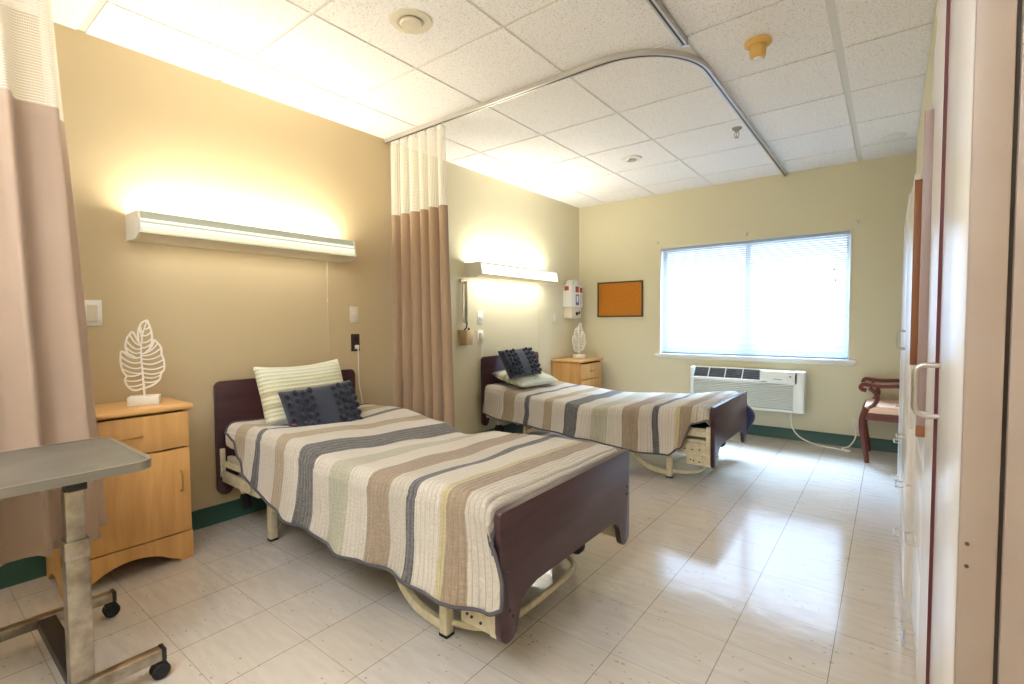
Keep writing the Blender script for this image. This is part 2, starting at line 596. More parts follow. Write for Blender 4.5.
    def build(s, name, m, parent=None, angle=38, solid=0.0, off=0.0, fix=True):
        me = bpy.data.meshes.new(name)
        if fix:
            bmesh.ops.recalc_face_normals(s.bm, faces=s.bm.faces[:])
        if parent is not None:
            o_loc = Vector(parent.get('_base', (0, 0, 0)))
            if o_loc.length:
                bmesh.ops.translate(s.bm, vec=-o_loc, verts=s.bm.verts[:])
        s.bm.to_mesh(me)
        s.bm.free()
        for p in me.polygons:
            p.use_smooth = True
        me.set_sharp_from_angle(angle=R(angle))
        for mm in (m if isinstance(m, (list, tuple)) else [m]):
            me.materials.append(mm)
        o = bpy.data.objects.new(name, me)
        COL.objects.link(o)
        if parent is not None:
            o.parent = parent
        if solid:
            md = o.modifiers.new('thickness', 'SOLIDIFY')
            md.thickness = solid
            md.offset = off
        return o


BASES = []


def thing(name, label, cat, base=(0, 0, 0), group=None):
    """Empty at the base; parts are written in world coordinates and shifted to it"""
    o = bpy.data.objects.new(name, None)
    COL.objects.link(o)
    o.location = base
    o['_base'] = base
    o.empty_display_size = 0.1
    BASES.append(o)
    tag(o, label, cat, group)
    return o


def tag(o, label, cat=None, group=None):
    o['label'] = label
    if cat:
        o['category'] = cat
    if group:
        o['group'] = group
    return o


def sub(o, parent_thing):
    """let a part carry sub-parts written in the same coordinates"""
    o['_base'] = tuple(parent_thing['_base'])
    BASES.append(o)
    return o


def struct(o):
    o['kind'] = 'structure'
    return o


def copy_tree(o, parent=None):
    c = o.copy()
    COL.objects.link(c)
    if parent:
        c.parent = parent
    for ch in [x for x in o.children]:
        copy_tree(ch, c)
    return c


def lerp(a, b, t):
    return a + (b - a) * t


def pw(tab, x):
    """smooth piecewise interpolation"""
    if x <= tab[0][0]:
        return tab[0][1]
    for (a, va), (b, vb) in zip(tab, tab[1:]):
        if x <= b:
            t = (x - a) / (b - a)
            t = t * t * (3 - 2 * t)
            return lerp(va, vb, t)
    return tab[-1][1]


def arc(cx, cy, r, a0, a1, n, z=0.0):
    return [(cx + r * math.cos(lerp(a0, a1, i / n)), cy + r * math.sin(lerp(a0, a1, i / n)), z) for i in range(n + 1)]


def smooth_path(pts, n=6):
    """Catmull-Rom through the points"""
    P = [Vector(p) for p in pts]
    P = [P[0] * 2 - P[1]] + P + [P[-1] * 2 - P[-2]]
    out = []
    for i in range(1, len(P) - 2):
        for k in range(n):
            t = k / n
            a, b, c, d = P[i - 1], P[i], P[i + 1], P[i + 2]
            out.append(0.5 * ((2 * b) + (-a + c) * t + (2 * a - 5 * b + 4 * c - d) * t * t + (-a + 3 * b - 3 * c + d) * t ** 3))
    out.append(P[-2])
    return out


# ------------------------------------------------------------------ room shell
D = 5.17      # window wall
H = 2.534     # ceiling
YB = -1.35    # wall behind the camera
XR = 3.75     # right wall
WX0, WX1, WZ0, WZ1 = 1.03, 2.77, 0.785, 1.945

struct(G().box(-0.12, XR + 0.12, YB - 0.12, D + 0.16, -0.08, 0).build('floor', M_floor))
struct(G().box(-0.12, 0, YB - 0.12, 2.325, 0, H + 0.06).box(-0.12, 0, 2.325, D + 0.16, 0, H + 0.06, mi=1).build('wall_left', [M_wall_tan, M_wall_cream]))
g = G()
g.box(0, WX0, D, D + 0.16, 0, H + 0.06)
g.box(WX1, XR + 0.12, D, D + 0.16, 0, H + 0.06)
g.box(WX0, WX1, D, D + 0.16, 0, WZ0)
g.box(WX0, WX1, D, D + 0.16, WZ1, H + 0.06)
struct(g.build('wall_far', M_wall_cream))
struct(G().box(0, XR + 0.12, YB - 0.12, YB, 0, H + 0.06).build('wall_back', M_wall_cream))
g = G()
g.box(XR, XR + 0.12, YB, D, 0, H + 0.06)
g.box(3.185, XR, 1.56, 4.62, 0, H - 0.01)
struct(g.build('wall_right', M_wall_cream))

# suspended ceiling: lay-in tiles a little below the tees
xs = [0.0, 0.371, 0.980, 1.590, 2.236, 2.815, 3.42, XR]
ys = [0.488 - 0.6089 * 3, 0.488 - 0.6089 * 2, 0.488 - 0.6089] + [0.488 + 0.6089 * i for i in range(8)]
ys = [YB] + [y for y in ys if YB + 0.1 < y < D - 0.02] + [D]
g = G()
for i in range(len(xs) - 1):
    for j in range(len(ys) - 1):
        a, b, c, d = xs[i], xs[i + 1], ys[j], ys[j + 1]
        wa = 0.008 if i != 5 else 0.022
        wb = 0.008 if i != 4 else 0.014
        a2 = a + (wa if i else 0)
        b2 = b - (wb if i < len(xs) - 2 else 0)
        c2 = c + ((0.024 if abs(c - 0.488) < 0.01 else 0.008) if j else 0)
        d2 = d - (0.008 if j < len(ys) - 2 else 0)
        g.box(a2, b2, c2, d2, H, H + 0.03, 0.0, mi=0)
g.box(0, XR, YB, D, H + 0.006, H + 0.06, mi=1)
struct(g.build('ceiling', [M_ceil, M_tee]))

# vinyl cove base
struct(G().prism([(0, 0), (0.016, 0), (0.009, 0.012), (0.007, 0.1), (0, 0.104)], 'XZ', YB, D).build('baseboard_left', M_trim_green))
g = G()
g.prism([(D, 0), (D - 0.016, 0), (D - 0.009, 0.012), (D - 0.007, 0.1), (D, 0.104)], 'YZ', 0.0, XR)
struct(g.build('baseboard_far', M_trim_green))

# window: frame, mullion, glass, stool
win = G()
fd0, fd1 = D + 0.10, D + 0.145
win.box(WX0, WX1, fd0, fd1, WZ0, WZ0 + 0.045, 0.004)
win.box(WX0, WX1, fd0, fd1, WZ1 - 0.045, WZ1, 0.004)
win.box(WX0, WX0 + 0.045, fd0, fd1, WZ0 + 0.045, WZ1 - 0.045, 0.004)
win.box(WX1 - 0.045, WX1, fd0, fd1, WZ0 + 0.045, WZ1 - 0.045, 0.004)
win.box(1.88, 1.925, fd0, fd1, WZ0 + 0.045, WZ1 - 0.045, 0.004)
wo = struct(win.build('window_1', M_white))
p = G().box(WX0 + 0.04, WX1 - 0.04, D + 0.12, D + 0.124, WZ0 + 0.04, WZ1 - 0.04).build('pane', M_glass, wo)
g = G()
g.box(0.985, 2.825, D - 0.035, D + 0.10, WZ0 - 0.032, WZ0, 0.006)
g.box(1.0, 2.81, D - 0.012, D, WZ0 - 0.052, WZ0 - 0.032, 0.003)
struct(g.build('trim_1', M_white))
g = G()   # painted reveal around the opening
struct(g.box(WX0, WX0 + 0.006, D - 0.004, D + 0.1, WZ0, WZ1).box(WX1 - 0.006, WX1, D - 0.004, D + 0.1, WZ0, WZ1)
       .box(WX0, WX1, D - 0.004, D + 0.1, WZ1 - 0.006, WZ1).build('trim_2', M_white))

# ------------------------------------------------------------------ window blind
bt = thing('window_blind', 'white horizontal slat blind, lowered and glowing in the window', 'blind', (1.9, D + 0.04, WZ0))
yb = D + 0.035
G().box(WX0 + 0.012, WX1 - 0.012, yb - 0.022, yb + 0.022, WZ1 - 0.032, WZ1 - 0.006, 0.003).build('headrail', M_blind, bt)
g = G()
nsl = 52
z_top, z_bot = WZ1 - 0.045, WZ0 + 0.035
random.seed(4)
for i in range(nsl):
    z = lerp(z_top, z_bot, i / (nsl - 1))
    a = R(-50 + random.uniform(-2.5, 2.5))
    hw = 0.0127
    rows = []
    for kx in range(2):
        x = (WX0 + 0.016, WX1 - 0.016)[kx]
        row = []
        for q in range(4):
            t = q / 3 * 2 - 1
            crown = 0.0022 * (1 - t * t)
            row.append((x, yb + math.cos(a) * hw * t - math.sin(a) * crown, z - math.sin(a) * hw * t - math.cos(a) * crown * -1))
        rows.append(row)
    g.grid(rows)
g.build('slats', M_blind, bt, fix=False)
G().box(WX0 + 0.014, WX1 - 0.014, yb - 0.014, yb + 0.014, WZ0 + 0.004, WZ0 + 0.018, 0.003).build('bottom_rail', M_blind, bt)
for x in (1.10, 1.58, 2.02, 2.46, 2.70):
    G().tube([(x, yb - 0.017, WZ1 - 0.03), (x, yb - 0.017, WZ0 + 0.015)], 0.0011, 5).build('ladder_cord', M_whiteplastic, bt)
g = G()
g.tube([(2.64, yb - 0.028, WZ1 - 0.03), (2.642, yb - 0.03, 1.62)], 0.0012, 5)
g.tube([(2.65, yb - 0.028, WZ1 - 0.03), (2.655, yb - 0.03, 1.52)], 0.0012, 5)
g.lathe([(0.001, 0.02), (0.006, 0.0), (0.007, -0.02), (0.001, -0.022)], (2.642, yb - 0.03, 1.61), seg=10)
g.lathe([(0.001, 0.02), (0.006, 0.0), (0.007, -0.02), (0.001, -0.022)], (2.655, yb - 0.03, 1.51), seg=10)
g.build('lift_cord', M_ivory, bt)
# curtain rod brackets left above the window
for x, z, lab in ((1.002, 2.005, 'small metal rod bracket on the wall above the left window corner'),
                  (1.911, 1.997, 'small metal rod bracket on the wall above the middle of the window'),
                  (2.805, 2.006, 'small metal rod bracket on the wall above the right window corner')):
    g = G()
    g.box(x - 0.010, x + 0.010, D - 0.004, D, z - 0.016, z + 0.016, 0.001)
    g.tube(smooth_path([(x, D - 0.002, z), (x + 0.004, D - 0.03, z), (x + 0.012, D - 0.04, z + 0.006), (x + 0.02, D - 0.034, z + 0.012)]), 0.003, 8)
    tag(g.build('rod_bracket', M_nickel), lab, 'bracket', 'rod brackets above the window')

# ------------------------------------------------------------------ over-bed wall lamps
def wall_lamp(y0, y1, z0, label, lens, en_up, en_dn, col):
    t = thing('wall_lamp', label, 'lamp', (0, (y0 + y1) / 2, z0), 'long wall lamps above the beds')
    zt = z0 + 0.13
    # metal housing: back, floor, ends
    g = G()
    g.box(0, 0.012, y0 + 0.012, y1 - 0.012, z0, zt)
    g.prism([(0, z0), (0.14, z0 - 0.002), (0.198, z0 + 0.022), (0.192, z0 + 0.028), (0.136, z0 + 0.006), (0, z0 + 0.01)], 'XZ', y0 + 0.012, y1 - 0.012)
    g.build('housing', M_ivory, t)
    for ya, yb_ in ((y0, y0 + 0.012), (y1 - 0.012, y1)):
        G().prism([(0, z0), (0.14, z0 - 0.004), (0.200, z0 + 0.021), (0.180, zt), (0, zt)], 'XZ', ya, yb_).build('end_cap', M_white, t)
    # prismatic lens on the front
    g = G()
    g.prism([(0.192, z0 + 0.028), (0.198, z0 + 0.026), (0.180, zt), (0.174, zt)], 'XZ', y0 + 0.012, y1 - 0.012)
    g.build('lens', lens, t)
    for x in (0.06, 0.12):
        G().cyl((x, y0 + 0.03, z0 + 0.06), (x, y1 - 0.03, z0 + 0.06), 0.013, 12).build('tube', M_tube, t)
    a = area('lamp_uplight', (0.095, (y0 + y1) / 2, zt - 0.012), (PI, 0, 0), 0.13, y1 - y0 - 0.06, en_up, col)
    a.parent = t
    a.location = Vector(a.location) - Vector(t['_base'])
    b = area('lamp_downlight', (0.15, (y0 + y1) / 2, z0 - 0.006), (0, R(14), 0), 0.03, y1 - y0 - 0.1, en_dn, col)
    b.parent = t
    b.location = Vector(b.location) - Vector(t['_base'])
    return t


M_tube = mat('fluorescent_tube', (1, 1, 1), 0.5, emit=((1.0, 0.94, 0.7), 2.5))
lampA = wall_lamp(0.637, 1.845, 1.57, 'long wall lamp above the near bed, two thin glowing lines in its lens',
                  make_lens('lens_banded', 1.0, True), 9.5, 0.8, (1.0, 0.97, 0.80))
lampB = wall_lamp(3.125, 4.38, 1.552, 'long wall lamp above the far bed, its lens glowing white all along',
                  make_lens('lens_bright', 1.7, False), 8.5, 3.6, (1.0, 0.97, 0.86))
g = G().tube([(0.1, 1.687, 1.57), (0.09, 1.69, 1.3)], 0.0014, 6)
g.tube([(0.09, 1.69, 1.3), (0.075, 1.70, 1.12), (0.06, 1.715, 0.93)], 0.0014, 6)
g.lathe([(0.001, 0.012), (0.004, 0.008), (0.005, -0.012), (0.001, -0.014)], (0.09, 1.69, 1.3), seg=8)
g.build('pull_cord', M_ivory, lampA)
g = G().tube([(0.1, 4.137, 1.552), (0.08, 4.17, 1.2), (0.06, 4.2, 0.74)], 0.0014, 6)
g.lathe([(0.001, 0.012), (0.004, 0.008), (0.005, -0.012), (0.001, -0.014)], (0.06, 4.2, 0.74), seg=8)
g.build('pull_cord', M_ivory, lampB)

# made-up hanging frames for the added fill lights, out of view
for x, lab in ((2.2, 'added hanging fill light near the entrance, on the closet side'), (0.9, 'added hanging fill light near the entrance, by the left wall')):
    t = thing('added_fill_pendant', lab, 'light', (x, -0.80, H), 'added fill lights at the entrance')
    g = G()
    for xa, xb, ya_, yb_ in ((x - 0.28, x + 0.28, -1.23, -1.21), (x - 0.28, x + 0.28, -0.39, -0.37), (x - 0.28, x - 0.26, -1.21, -0.39), (x + 0.26, x + 0.28, -1.21, -0.39)):
        g.box(xa, xb, ya_, yb_, 2.15, 2.23, 0.003)
    g.box(x - 0.26, x + 0.26, -1.21, -0.39, 2.185, 2.195)
    g.build('frame', M_white, t)
    for yy in (-1.22, -0.38):
        G().cyl((x, yy, 2.22), (x, yy, H), 0.003, 8).build('hanging_rod', M_nickel, t)


# ------------------------------------------------------------------ ceiling fittings
def track(name, pts, label):
    t = thing(name, label, 'curtain track', (pts[0][0], pts[0][1], H), 'curtain tracks on the ceiling')
    P = [Vector((p[0], p[1], H - 0.014)) for p in pts]
    G().tube(P, 0, flat=(0.030, 0.026)).build('rail', M_track, t)
    P2 = [Vector((p[0], p[1], H - 0.0275)) for p in pts]
    G().tube(P2, 0, flat=(0.009, 0.002)).build('slot', M_trackdark, t)
    e = P[-1]
    d = (P[-1] - P[-2]).normalized()
    G().tube([e - d * 0.002, e + d * 0.014], 0, flat=(0.036, 0.034)).build('end_stop', M_nickel, t)
    return t


rr = 0.43
pts = [(0.004, 2.262), (0.6, 2.258)] + [(1.0, 2.255), (1.4, 2.252)] + [(x, y) for x, y, z in arc(2.235 - rr, 2.25 + rr, rr, -PI / 2, 0, 16)] + \
      [(2.237, 3.2), (2.24, 4.2), (2.243, 5.148)]
track('curtain_track', pts, 'metal curtain track curving from the left wall to the window wall')
pts = [(0.004, 0.10), (0.8, 0.10), (1.4, 0.10)] + [(x, y) for x, y, z in arc(2.222 - rr, 0.10 + rr, rr, -PI / 2, 0, 16)] + [(2.222, 1.2), (2.222, 2.335)]
track('curtain_track', pts, 'metal curtain track crossing the near ceiling, ending short of the curved one')

t = thing('ceiling_vent', 'round white ceiling vent with raised ring, over the near bed', 'vent', (1.284, 1.408, H))
G().lathe([(0.004, 0), (0.097, 0), (0.094, -0.006), (0.064, -0.010), (0.056, -0.004), (0.004, -0.004)], (1.284, 1.408, H), seg=40).build('ring', M_ivory, t)
G().lathe([(0.004, 0), (0.048, -0.002), (0.052, -0.012), (0.046, -0.019), (0.004, -0.021)], (1.284, 1.408, H - 0.002), seg=40).build('damper_disc', M_ivory, t)
t = thing('ceiling_speaker', 'small round white fitting on ceiling beyond the curved track', 'ceiling fitting', (1.276, 3.848, H))
G().lathe([(0.004, 0), (0.088, 0), (0.086, -0.008), (0.06, -0.013), (0.004, -0.013)], (1.276, 3.848, H), seg=36).build('ring', M_whiteplastic, t)
G().lathe([(0.004, 0), (0.045, 0), (0.040, -0.006), (0.004, -0.008)], (1.276, 3.848, H - 0.0125), seg=30).build('center_disc', M_nickel, t)
t = thing('smoke_detector', 'yellowed round smoke detector on the ceiling', 'smoke detector', (2.507, 2.585, H))
G().lathe([(0.004, 0), (0.058, 0), (0.062, -0.004), (0.062, -0.014), (0.050, -0.024), (0.004, -0.025)], (2.507, 2.585, H), seg=36).build('base', M_detector, t)
g = G().lathe([(0.004, 0), (0.040, 0), (0.040, -0.006), (0.034, -0.008), (0.034, -0.020), (0.038, -0.023), (0.036, -0.050), (0.028, -0.058), (0.004, -0.060)],
              (2.507, 2.585, H - 0.024), seg=30)
g.build('sensor_head', M_detector, t)
G().lathe([(0.002, 0), (0.022, 0), (0.020, -0.010), (0.002, -0.012)], (2.507, 2.585, H - 0.083), seg=24).build('cap', M_whiteplastic, t)
t = thing('fire_sprinkler', 'chrome fire sprinkler head hanging beside the curved curtain track', 'sprinkler', (2.150, 3.70, H))
cx_, cy_ = 2.150, 3.70
G().lathe([(0.004, 0), (0.034, 0), (0.032, -0.008), (0.012, -0.022), (0.010, -0.030), (0.004, -0.030)], (cx_, cy_, H), seg=24).build('escutcheon', M_chrome, t)
g = G()
for s_ in (-1, 1):
    g.tube([(cx_ + s_ * 0.008, cy_, H - 0.028), (cx_ + s_ * 0.014, cy_, H - 0.04), (cx_ + s_ * 0.013, cy_, H - 0.056), (cx_ + s_ * 0.004, cy_, H - 0.068)], 0.0026, 8)
g.cyl((cx_, cy_, H - 0.03), (cx_, cy_, H - 0.066), 0.003, 8)
g.build('frame_arms', M_chrome, t)
G().lathe([(0.002, 0), (0.015, 0), (0.015, -0.002), (0.002, -0.002)], (cx_, cy_, H - 0.067), seg=16).build('deflector', M_chrome, t)
t = G().lathe([(0.004, 0), (0.075, 0), (0.072, -0.008), (0.004, -0.010)], (3.05, 4.62, H), seg=30).build('ceiling_disc', M_whiteplastic)
tag(t, 'flat round white cover on the ceiling above the chair corner', 'ceiling cover')


# ------------------------------------------------------------------ cubicle curtains
def curtain(label, path, folds, amp, zt, zm, zb, flare, fabric, seed, base):
    """path: plan points of the bundle at the top; flare(t, k) widens towards the hem"""
    random.seed(seed)
    t = thing('cubicle_curtain', label, 'curtain', base, 'cubicle curtains')
    P = smooth_path([(p[0], p[1], 0) for p in path], 40)
    # resample by length
    L = [0]
    for a, b in zip(P, P[1:]):
        L.append(L[-1] + (b - a).length)
    tot = L[-1]
    n = folds * 14
    ph = [random.uniform(-0.8, 0.8) for _ in range(folds + 2)]
    am = [random.uniform(0.7, 1.25) for _ in range(folds + 2)]
    cen = sum(P, Vector()) / len(P)

    def pt(s, z):
        d = s * tot
        i = max(k for k in range(len(L)) if L[k] <= d + 1e-9)
        i = min(i, len(P) - 2)
        tt = (d - L[i]) / max(L[i + 1] - L[i], 1e-9)
        p = P[i].lerp(P[i + 1], tt)
        tg = (P[i + 1] - P[i]).normalized()
        nm = Vector((-tg.y, tg.x, 0))
        k = (zt - z) / (zt - zb)
        f = s * folds
        fi = int(min(f, folds - 1))
        w = math.sin(2 * PI * f + ph[fi] * 0.35) * amp * lerp(am[fi], am[fi + 1], f - fi)
        w2 = math.sin(4 * PI * f + ph[fi + 1]) * amp * 0.25
        grow = lerp(0.75, 1.25, k)
        p = p + nm * (w + w2) * grow + tg * math.cos(2 * PI * f) * amp * 0.35 * grow
        p = Vector((p.x, p.y, 0)) + flare(s, k)
        nz = noise.noise(Vector((s * 9, z * 2.2, seed))) * 0.010 * k
        return (p.x + nm.x * nz, p.y + nm.y * nz, z)

    def sheet(z0, z1, nz, hem=False):
        rows, uvs = [], []
        for i in range(n + 1):
            s = i / n
            row, uv = [], []
            for j in range(nz + 1):
                z = lerp(z0, z1, j / nz)
                if hem and j == nz:
                    z += 0.012 * math.sin(s * 23 + seed)
                row.append(pt(s, z))
                uv.append((s * tot * 1.8, z))
            rows.append(row)
            uvs.append(uv)
        return rows, uvs
    r, u = sheet(zt, zm, 8)
    G().grid(r, u).build('net_panel', M_net, t, angle=180, fix=False)
    r, u = sheet(zm + 0.012, zb, 34, True)
    G().grid(r, u).build('fabric_panel', fabric, t, angle=180, solid=0.003, fix=False)
    for i in range(folds + 1):
        s = min(max(i / folds, 0.01), 0.99)
        x, y, z = pt(s, zt)
        g = G()
        g.tube([(x, y, zt - 0.012), (x, y, zt + 0.02), (x, y, H - 0.030)], 0.0022, 6)
        g.lathe([(0.001, 0.006), (0.007, 0.004), (0.007, -0.004), (0.001, -0.006)], (x, y, H - 0.036), seg=10)
        g.build('curtain_hook', M_nickel, t)
    return t


curtain('beige cubicle curtain with white net top, gathered at wall between the beds',
        [(0.04, 2.262), (0.2, 2.258), (0.40, 2.256), (0.63, 2.256)], 6, 0.046, H - 0.055, 1.93, 0.22,
        lambda s, k: Vector((0.06 * k * s, 0.0, 0)), M_curtain2, 11, (0.3, 2.26, 0.0))
curtain('beige cubicle curtain with white net top beside the nightstand, cut off by left edge',
        [(0.40, 0.27), (0.50, 0.285), (0.58, 0.20), (0.61, 0.06), (0.62, -0.12), (0.58, -0.38)], 6, 0.034, H - 0.055, 1.95, 0.30,
        lambda s, k: Vector((0.03 * k * (s - 0.3), 0.09 * k * (1 - s) + 0.012, 0)), M_curtain, 5, (0.5, 0.0, 0.0))


# ------------------------------------------------------------------ hospital bed (local: head at x=0, near side y=0)
BY0, BY1 = 1.0, 1.94      # near bed, board edges
bed = thing('hospital_bed', 'near hospital bed: dark wood boards on a cream metal frame', 'bed', (0.03, BY0, 0), 'hospital beds')


def board_outline(y0, y1, z0, z1, zmid, foot, rtop):
    """board with legs at both ends and a raised lower edge between them"""
    pts = []
    # top-left corner to top-right, rounded
    for i in range(7):
        a = PI - (PI / 2) * i / 6
        pts.append((y0 + rtop + rtop * math.cos(a), z1 - rtop + rtop * math.sin(a)))
    for i in range(7):
        a = PI / 2 - (PI / 2) * i / 6
        pts.append((y1 - rtop + rtop * math.cos(a), z1 - rtop + rtop * math.sin(a)))
    rf = foot * 0.42
    # right foot
    pts.append((y1, z0 + rf))
    for i in range(1, 7):
        a = -(PI) * i / 6
        pts.append((y1 - rf + rf * math.cos(a), z0 + rf + rf * math.sin(a)))
    def inner(sgn, yb):
        return [(yb + sgn * 0.0, z0 + rf), (yb + sgn * 0.006, lerp(z0, zmid, 0.55)), (yb + sgn * 0.022, lerp(z0, zmid, 0.78)),
                (yb + sgn * 0.055, lerp(z0, zmid, 0.94)), (yb + sgn * 0.11, zmid)]
    yr = y1 - 2 * rf
    yl = y0 + 2 * rf
    pts += inner(-1, yr)[1:]
    pts += inner(1, yl)[::-1][:-1]
    for i in range(0, 7):
        a = 0 - PI * i / 6
        pts.append((yl - rf + rf * math.cos(a), z0 + rf + rf * math.sin(a)))
    # clean duplicates
    out = []
    for p_ in pts:
        if not out or (abs(p_[0] - out[-1][0]) + abs(p_[1] - out[-1][1])) > 1e-5:
            out.append(p_)
    return out


def quad_bar(g, p0, p1, w, h):
    g.tube([p0, p1], 0, flat=(w, h))


XF = 2.098
hb = G().prism(board_outline(BY0 + 0.0, BY1 - 0.03, 0.17, 0.822, 0.30, 0.10, 0.035), 'YZ', 0.035, 0.062, 0.003).build('headboard', M_mahog, bed)
fb = G().prism(board_outline(BY0, BY1, 0.135, 0.563, 0.275, 0.105, 0.012), 'YZ', XF, XF + 0.026, 0.003).build('footboard', M_mahog, bed)
sub(fb, bed)
for y, z in ((BY0 + 0.03, 0.40), (BY0 + 0.03, 0.365), (BY1 - 0.03, 0.40), (BY1 - 0.03, 0.365), (BY0 + 0.045, 0.24), (BY0 + 0.06, 0.215)):
    G().lathe([(0.001, 0), (0.006, 0), (0.005, 0.003), (0.001, 0.003)], (XF + 0.0262, y, z), 'X', 10).build('screw_cap', M_plastic, fb)
# deck rails
for y in (BY0 + 0.05, BY1 - 0.05):
    g = G()
    g.box(0.10, 1.12, y - 0.014, y + 0.014, 0.345, 0.40, 0.003)
    g.box(1.12, XF - 0.03, y - 0.014, y + 0.014, 0.345, 0.40, 0.003)
    g.build('deck_rail', M_creammetal, bed)
for x in (0.25, 0.8, 1.15, 1.7):
    G().box(x - 0.02, x + 0.02, BY0 + 0.06, BY1 - 0.06, 0.35, 0.385, 0.003).build('cross_rail', M_creammetal, bed)
G().box(0.14, XF - 0.06, BY0 + 0.10, BY1 - 0.10, 0.385, 0.40, 0.003).build('deck_panel', M_darkmetal, bed)
# lower frame rails
for y in (BY0 + 0.10, BY1 - 0.10):
    g = G()
    g.box(0.12, 1.98, y - 0.016, y + 0.016, 0.225, 0.265, 0.003)
    g.build('lower_rail', M_creammetal, bed)
# end brackets with hook plates
for y in (BY0 + 0.012, BY1 - 0.036):
    g = G()
    g.box(0.062, 0.082, y, y + 0.024, 0.28, 0.44, 0.002)
    g.box(0.082, 0.40, y + 0.002, y + 0.020, 0.255, 0.315, 0.003)
    g.box(0.082, 0.30, y + 0.004, y + 0.018, 0.345, 0.375, 0.003)
    g.tube([(0.30, y + 0.012, 0.27), (0.44, y + 0.05, 0.245)], 0, flat=(0.02, 0.04))
    g.build('head_bracket', M_creammetal, bed)
    g = G()
    g.box(1.93, XF, y + 0.012, y + 0.020, 0.145, 0.215, 0.002)
    g.box(XF - 0.035, XF, y + 0.006, y + 0.030, 0.145, 0.42, 0.002)
    g.box(1.86, XF - 0.03, y + 0.012, y + 0.020, 0.215, 0.30, 0.002)
    g.box(1.80, XF - 0.03, y + 0.010, y + 0.024, 0.345, 0.385, 0.002)
    fbk = sub(g.build('foot_bracket', M_creammetal, bed), bed)
    for x, z in ((1.96, 0.18), (1.98, 0.176), (2.02, 0.17), (1.92, 0.25), (1.97, 0.25), (2.02, 0.255)):
        G().lathe([(0.001, -0.002), (0.005, -0.002), (0.005, 0.002), (0.001, 0.002)], (x, y + (0.010 if y < 1.4 else 0.022), z), 'Y', 10).build('bolt', M_plastic, fbk)
# four legs, each a post standing on the floor with a bent link running back to the frame
for (x, sg) in ((0.484, 1), (1.787, -1)):
    for y in (BY0 + 0.095, BY1 - 0.095):
        G().box(x - 0.019, x + 0.019, y - 0.019, y + 0.019, 0.006, 0.235, 0.004).build('leg', M_creammetal, bed)
        G().box(x - 0.021, x + 0.021, y - 0.021, y + 0.021, 0.0, 0.012, 0.003).build('foot_cap', M_rubber, bed)
for x, x1, x2 in ((1.77, 1.50, 1.08), (0.50, 0.74, 1.0)):
    for y in (BY0 + 0.095, BY1 - 0.095):
        if x > 1:
            pts = [(x, y, 0.035), (1.70, y, 0.04), (1.62, y, 0.058), (1.55, y, 0.105), (1.50, y, 0.165), (1.42, y, 0.19), (1.16, y, 0.245)]
        else:
            pts = [(x, y, 0.17), (0.60, y, 0.20), (0.80, y, 0.235), (0.9, y, 0.245)]
        G().tube(smooth_path(pts, 5), 0, flat=(0.022, 0.034)).build('bent_link', M_creammetal, bed)
# floor-level cross tube between the foot legs, bowed forward
y0_, y1_ = BY0 + 0.11, BY1 - 0.11
G().tube(smooth_path([(1.79, y0_, 0.045), (1.90, y0_ + 0.04, 0.045), (1.96, y0_ + 0.13, 0.045), (1.97, (y0_ + y1_) / 2, 0.045),
                      (1.96, y1_ - 0.13, 0.045), (1.90, y1_ - 0.04, 0.045), (1.79, y1_, 0.045)], 6), 0.013, 10).build('floor_tube', M_creammetal, bed)
G().tube(smooth_path([(0.484, y0_, 0.05), (0.42, y0_ + 0.05, 0.05), (0.38, y0_ + 0.15, 0.05), (0.38, y1_ - 0.15, 0.05), (0.42, y1_ - 0.05, 0.05), (0.484, y1_, 0.05)], 6),
         0.013, 10).build('floor_tube', M_creammetal, bed)
# lift motor and lead screw under the deck
g = G()
g.box(1.36, 1.72, BY0 + 0.30, BY0 + 0.46, 0.10, 0.24, 0.02)
g.cyl((0.7, BY0 + 0.38, 0.18), (1.37, BY0 + 0.38, 0.18), 0.02, 16)
g.build('lift_motor', mat('motor_grey', srgb(92, 86, 76), 0.5), bed)


def caster(g, x, y, r=0.042, w=0.026, z0=0.0):
    g.lathe([(0.004, -w / 2), (r * 0.8, -w / 2), (r, -w / 3), (r, w / 3), (r * 0.8, w / 2), (0.004, w / 2)], (x, y, z0 + r), 'Y', 20)


for x, y in ((0.17, BY0 + 0.10), (0.17, BY1 - 0.10)):
    g = G()
    caster(g, x, y, 0.05, 0.03, 0.09)
    g.build('retracted_wheel', M_rubber, bed)
    G().box(x - 0.015, x + 0.015, y - 0.022, y + 0.022, 0.185, 0.24, 0.003).build('wheel_fork', M_creammetal, bed)
for y in (BY1 - 0.24, BY0 + 0.27):
    g = G()
    caster(g, 1.98, y, 0.042, 0.028, 0.128)
    g.build('retracted_wheel', M_rubber, bed)
    G().box(1.965, 1.995, y - 0.02, y + 0.02, 0.20, 0.30, 0.003).build('wheel_fork', M_creammetal, bed)
G().box(1.90, 2.06, BY0 + 0.04, BY1 - 0.04, 0.29, 0.32, 0.003).build('foot_cross_beam', M_creammetal, bed)

# second bed: same make
BDX, BDY = 0.012, 2.27
bed2 = copy_tree(bed)
bed2.location = (0.03 + BDX, BY0 + BDY, 0)
tag(bed2, 'far hospital bed: dark wood boards on a cream metal frame, toward the window', 'bed', 'hospital beds')

pcd = sub(G().tube(smooth_path([(0.036, 1.957, 0.962), (0.036, 1.958, 0.90), (0.030, 1.962, 0.84), (0.020, 1.972, 0.70), (0.020, 1.99, 0.6), (0.022, 2.01, 0.4), (0.03, 2.02, 0.12), (0.06, 1.96, 0.10), (0.14, 1.90, 0.24)], 6), 0.0042, 8).build('power_cord', M_whiteplastic, bed), bed)
G().box(0.0095, 0.034, 1.945, 1.969, 0.960, 0.988, 0.004).build('plug', M_whiteplastic, pcd)

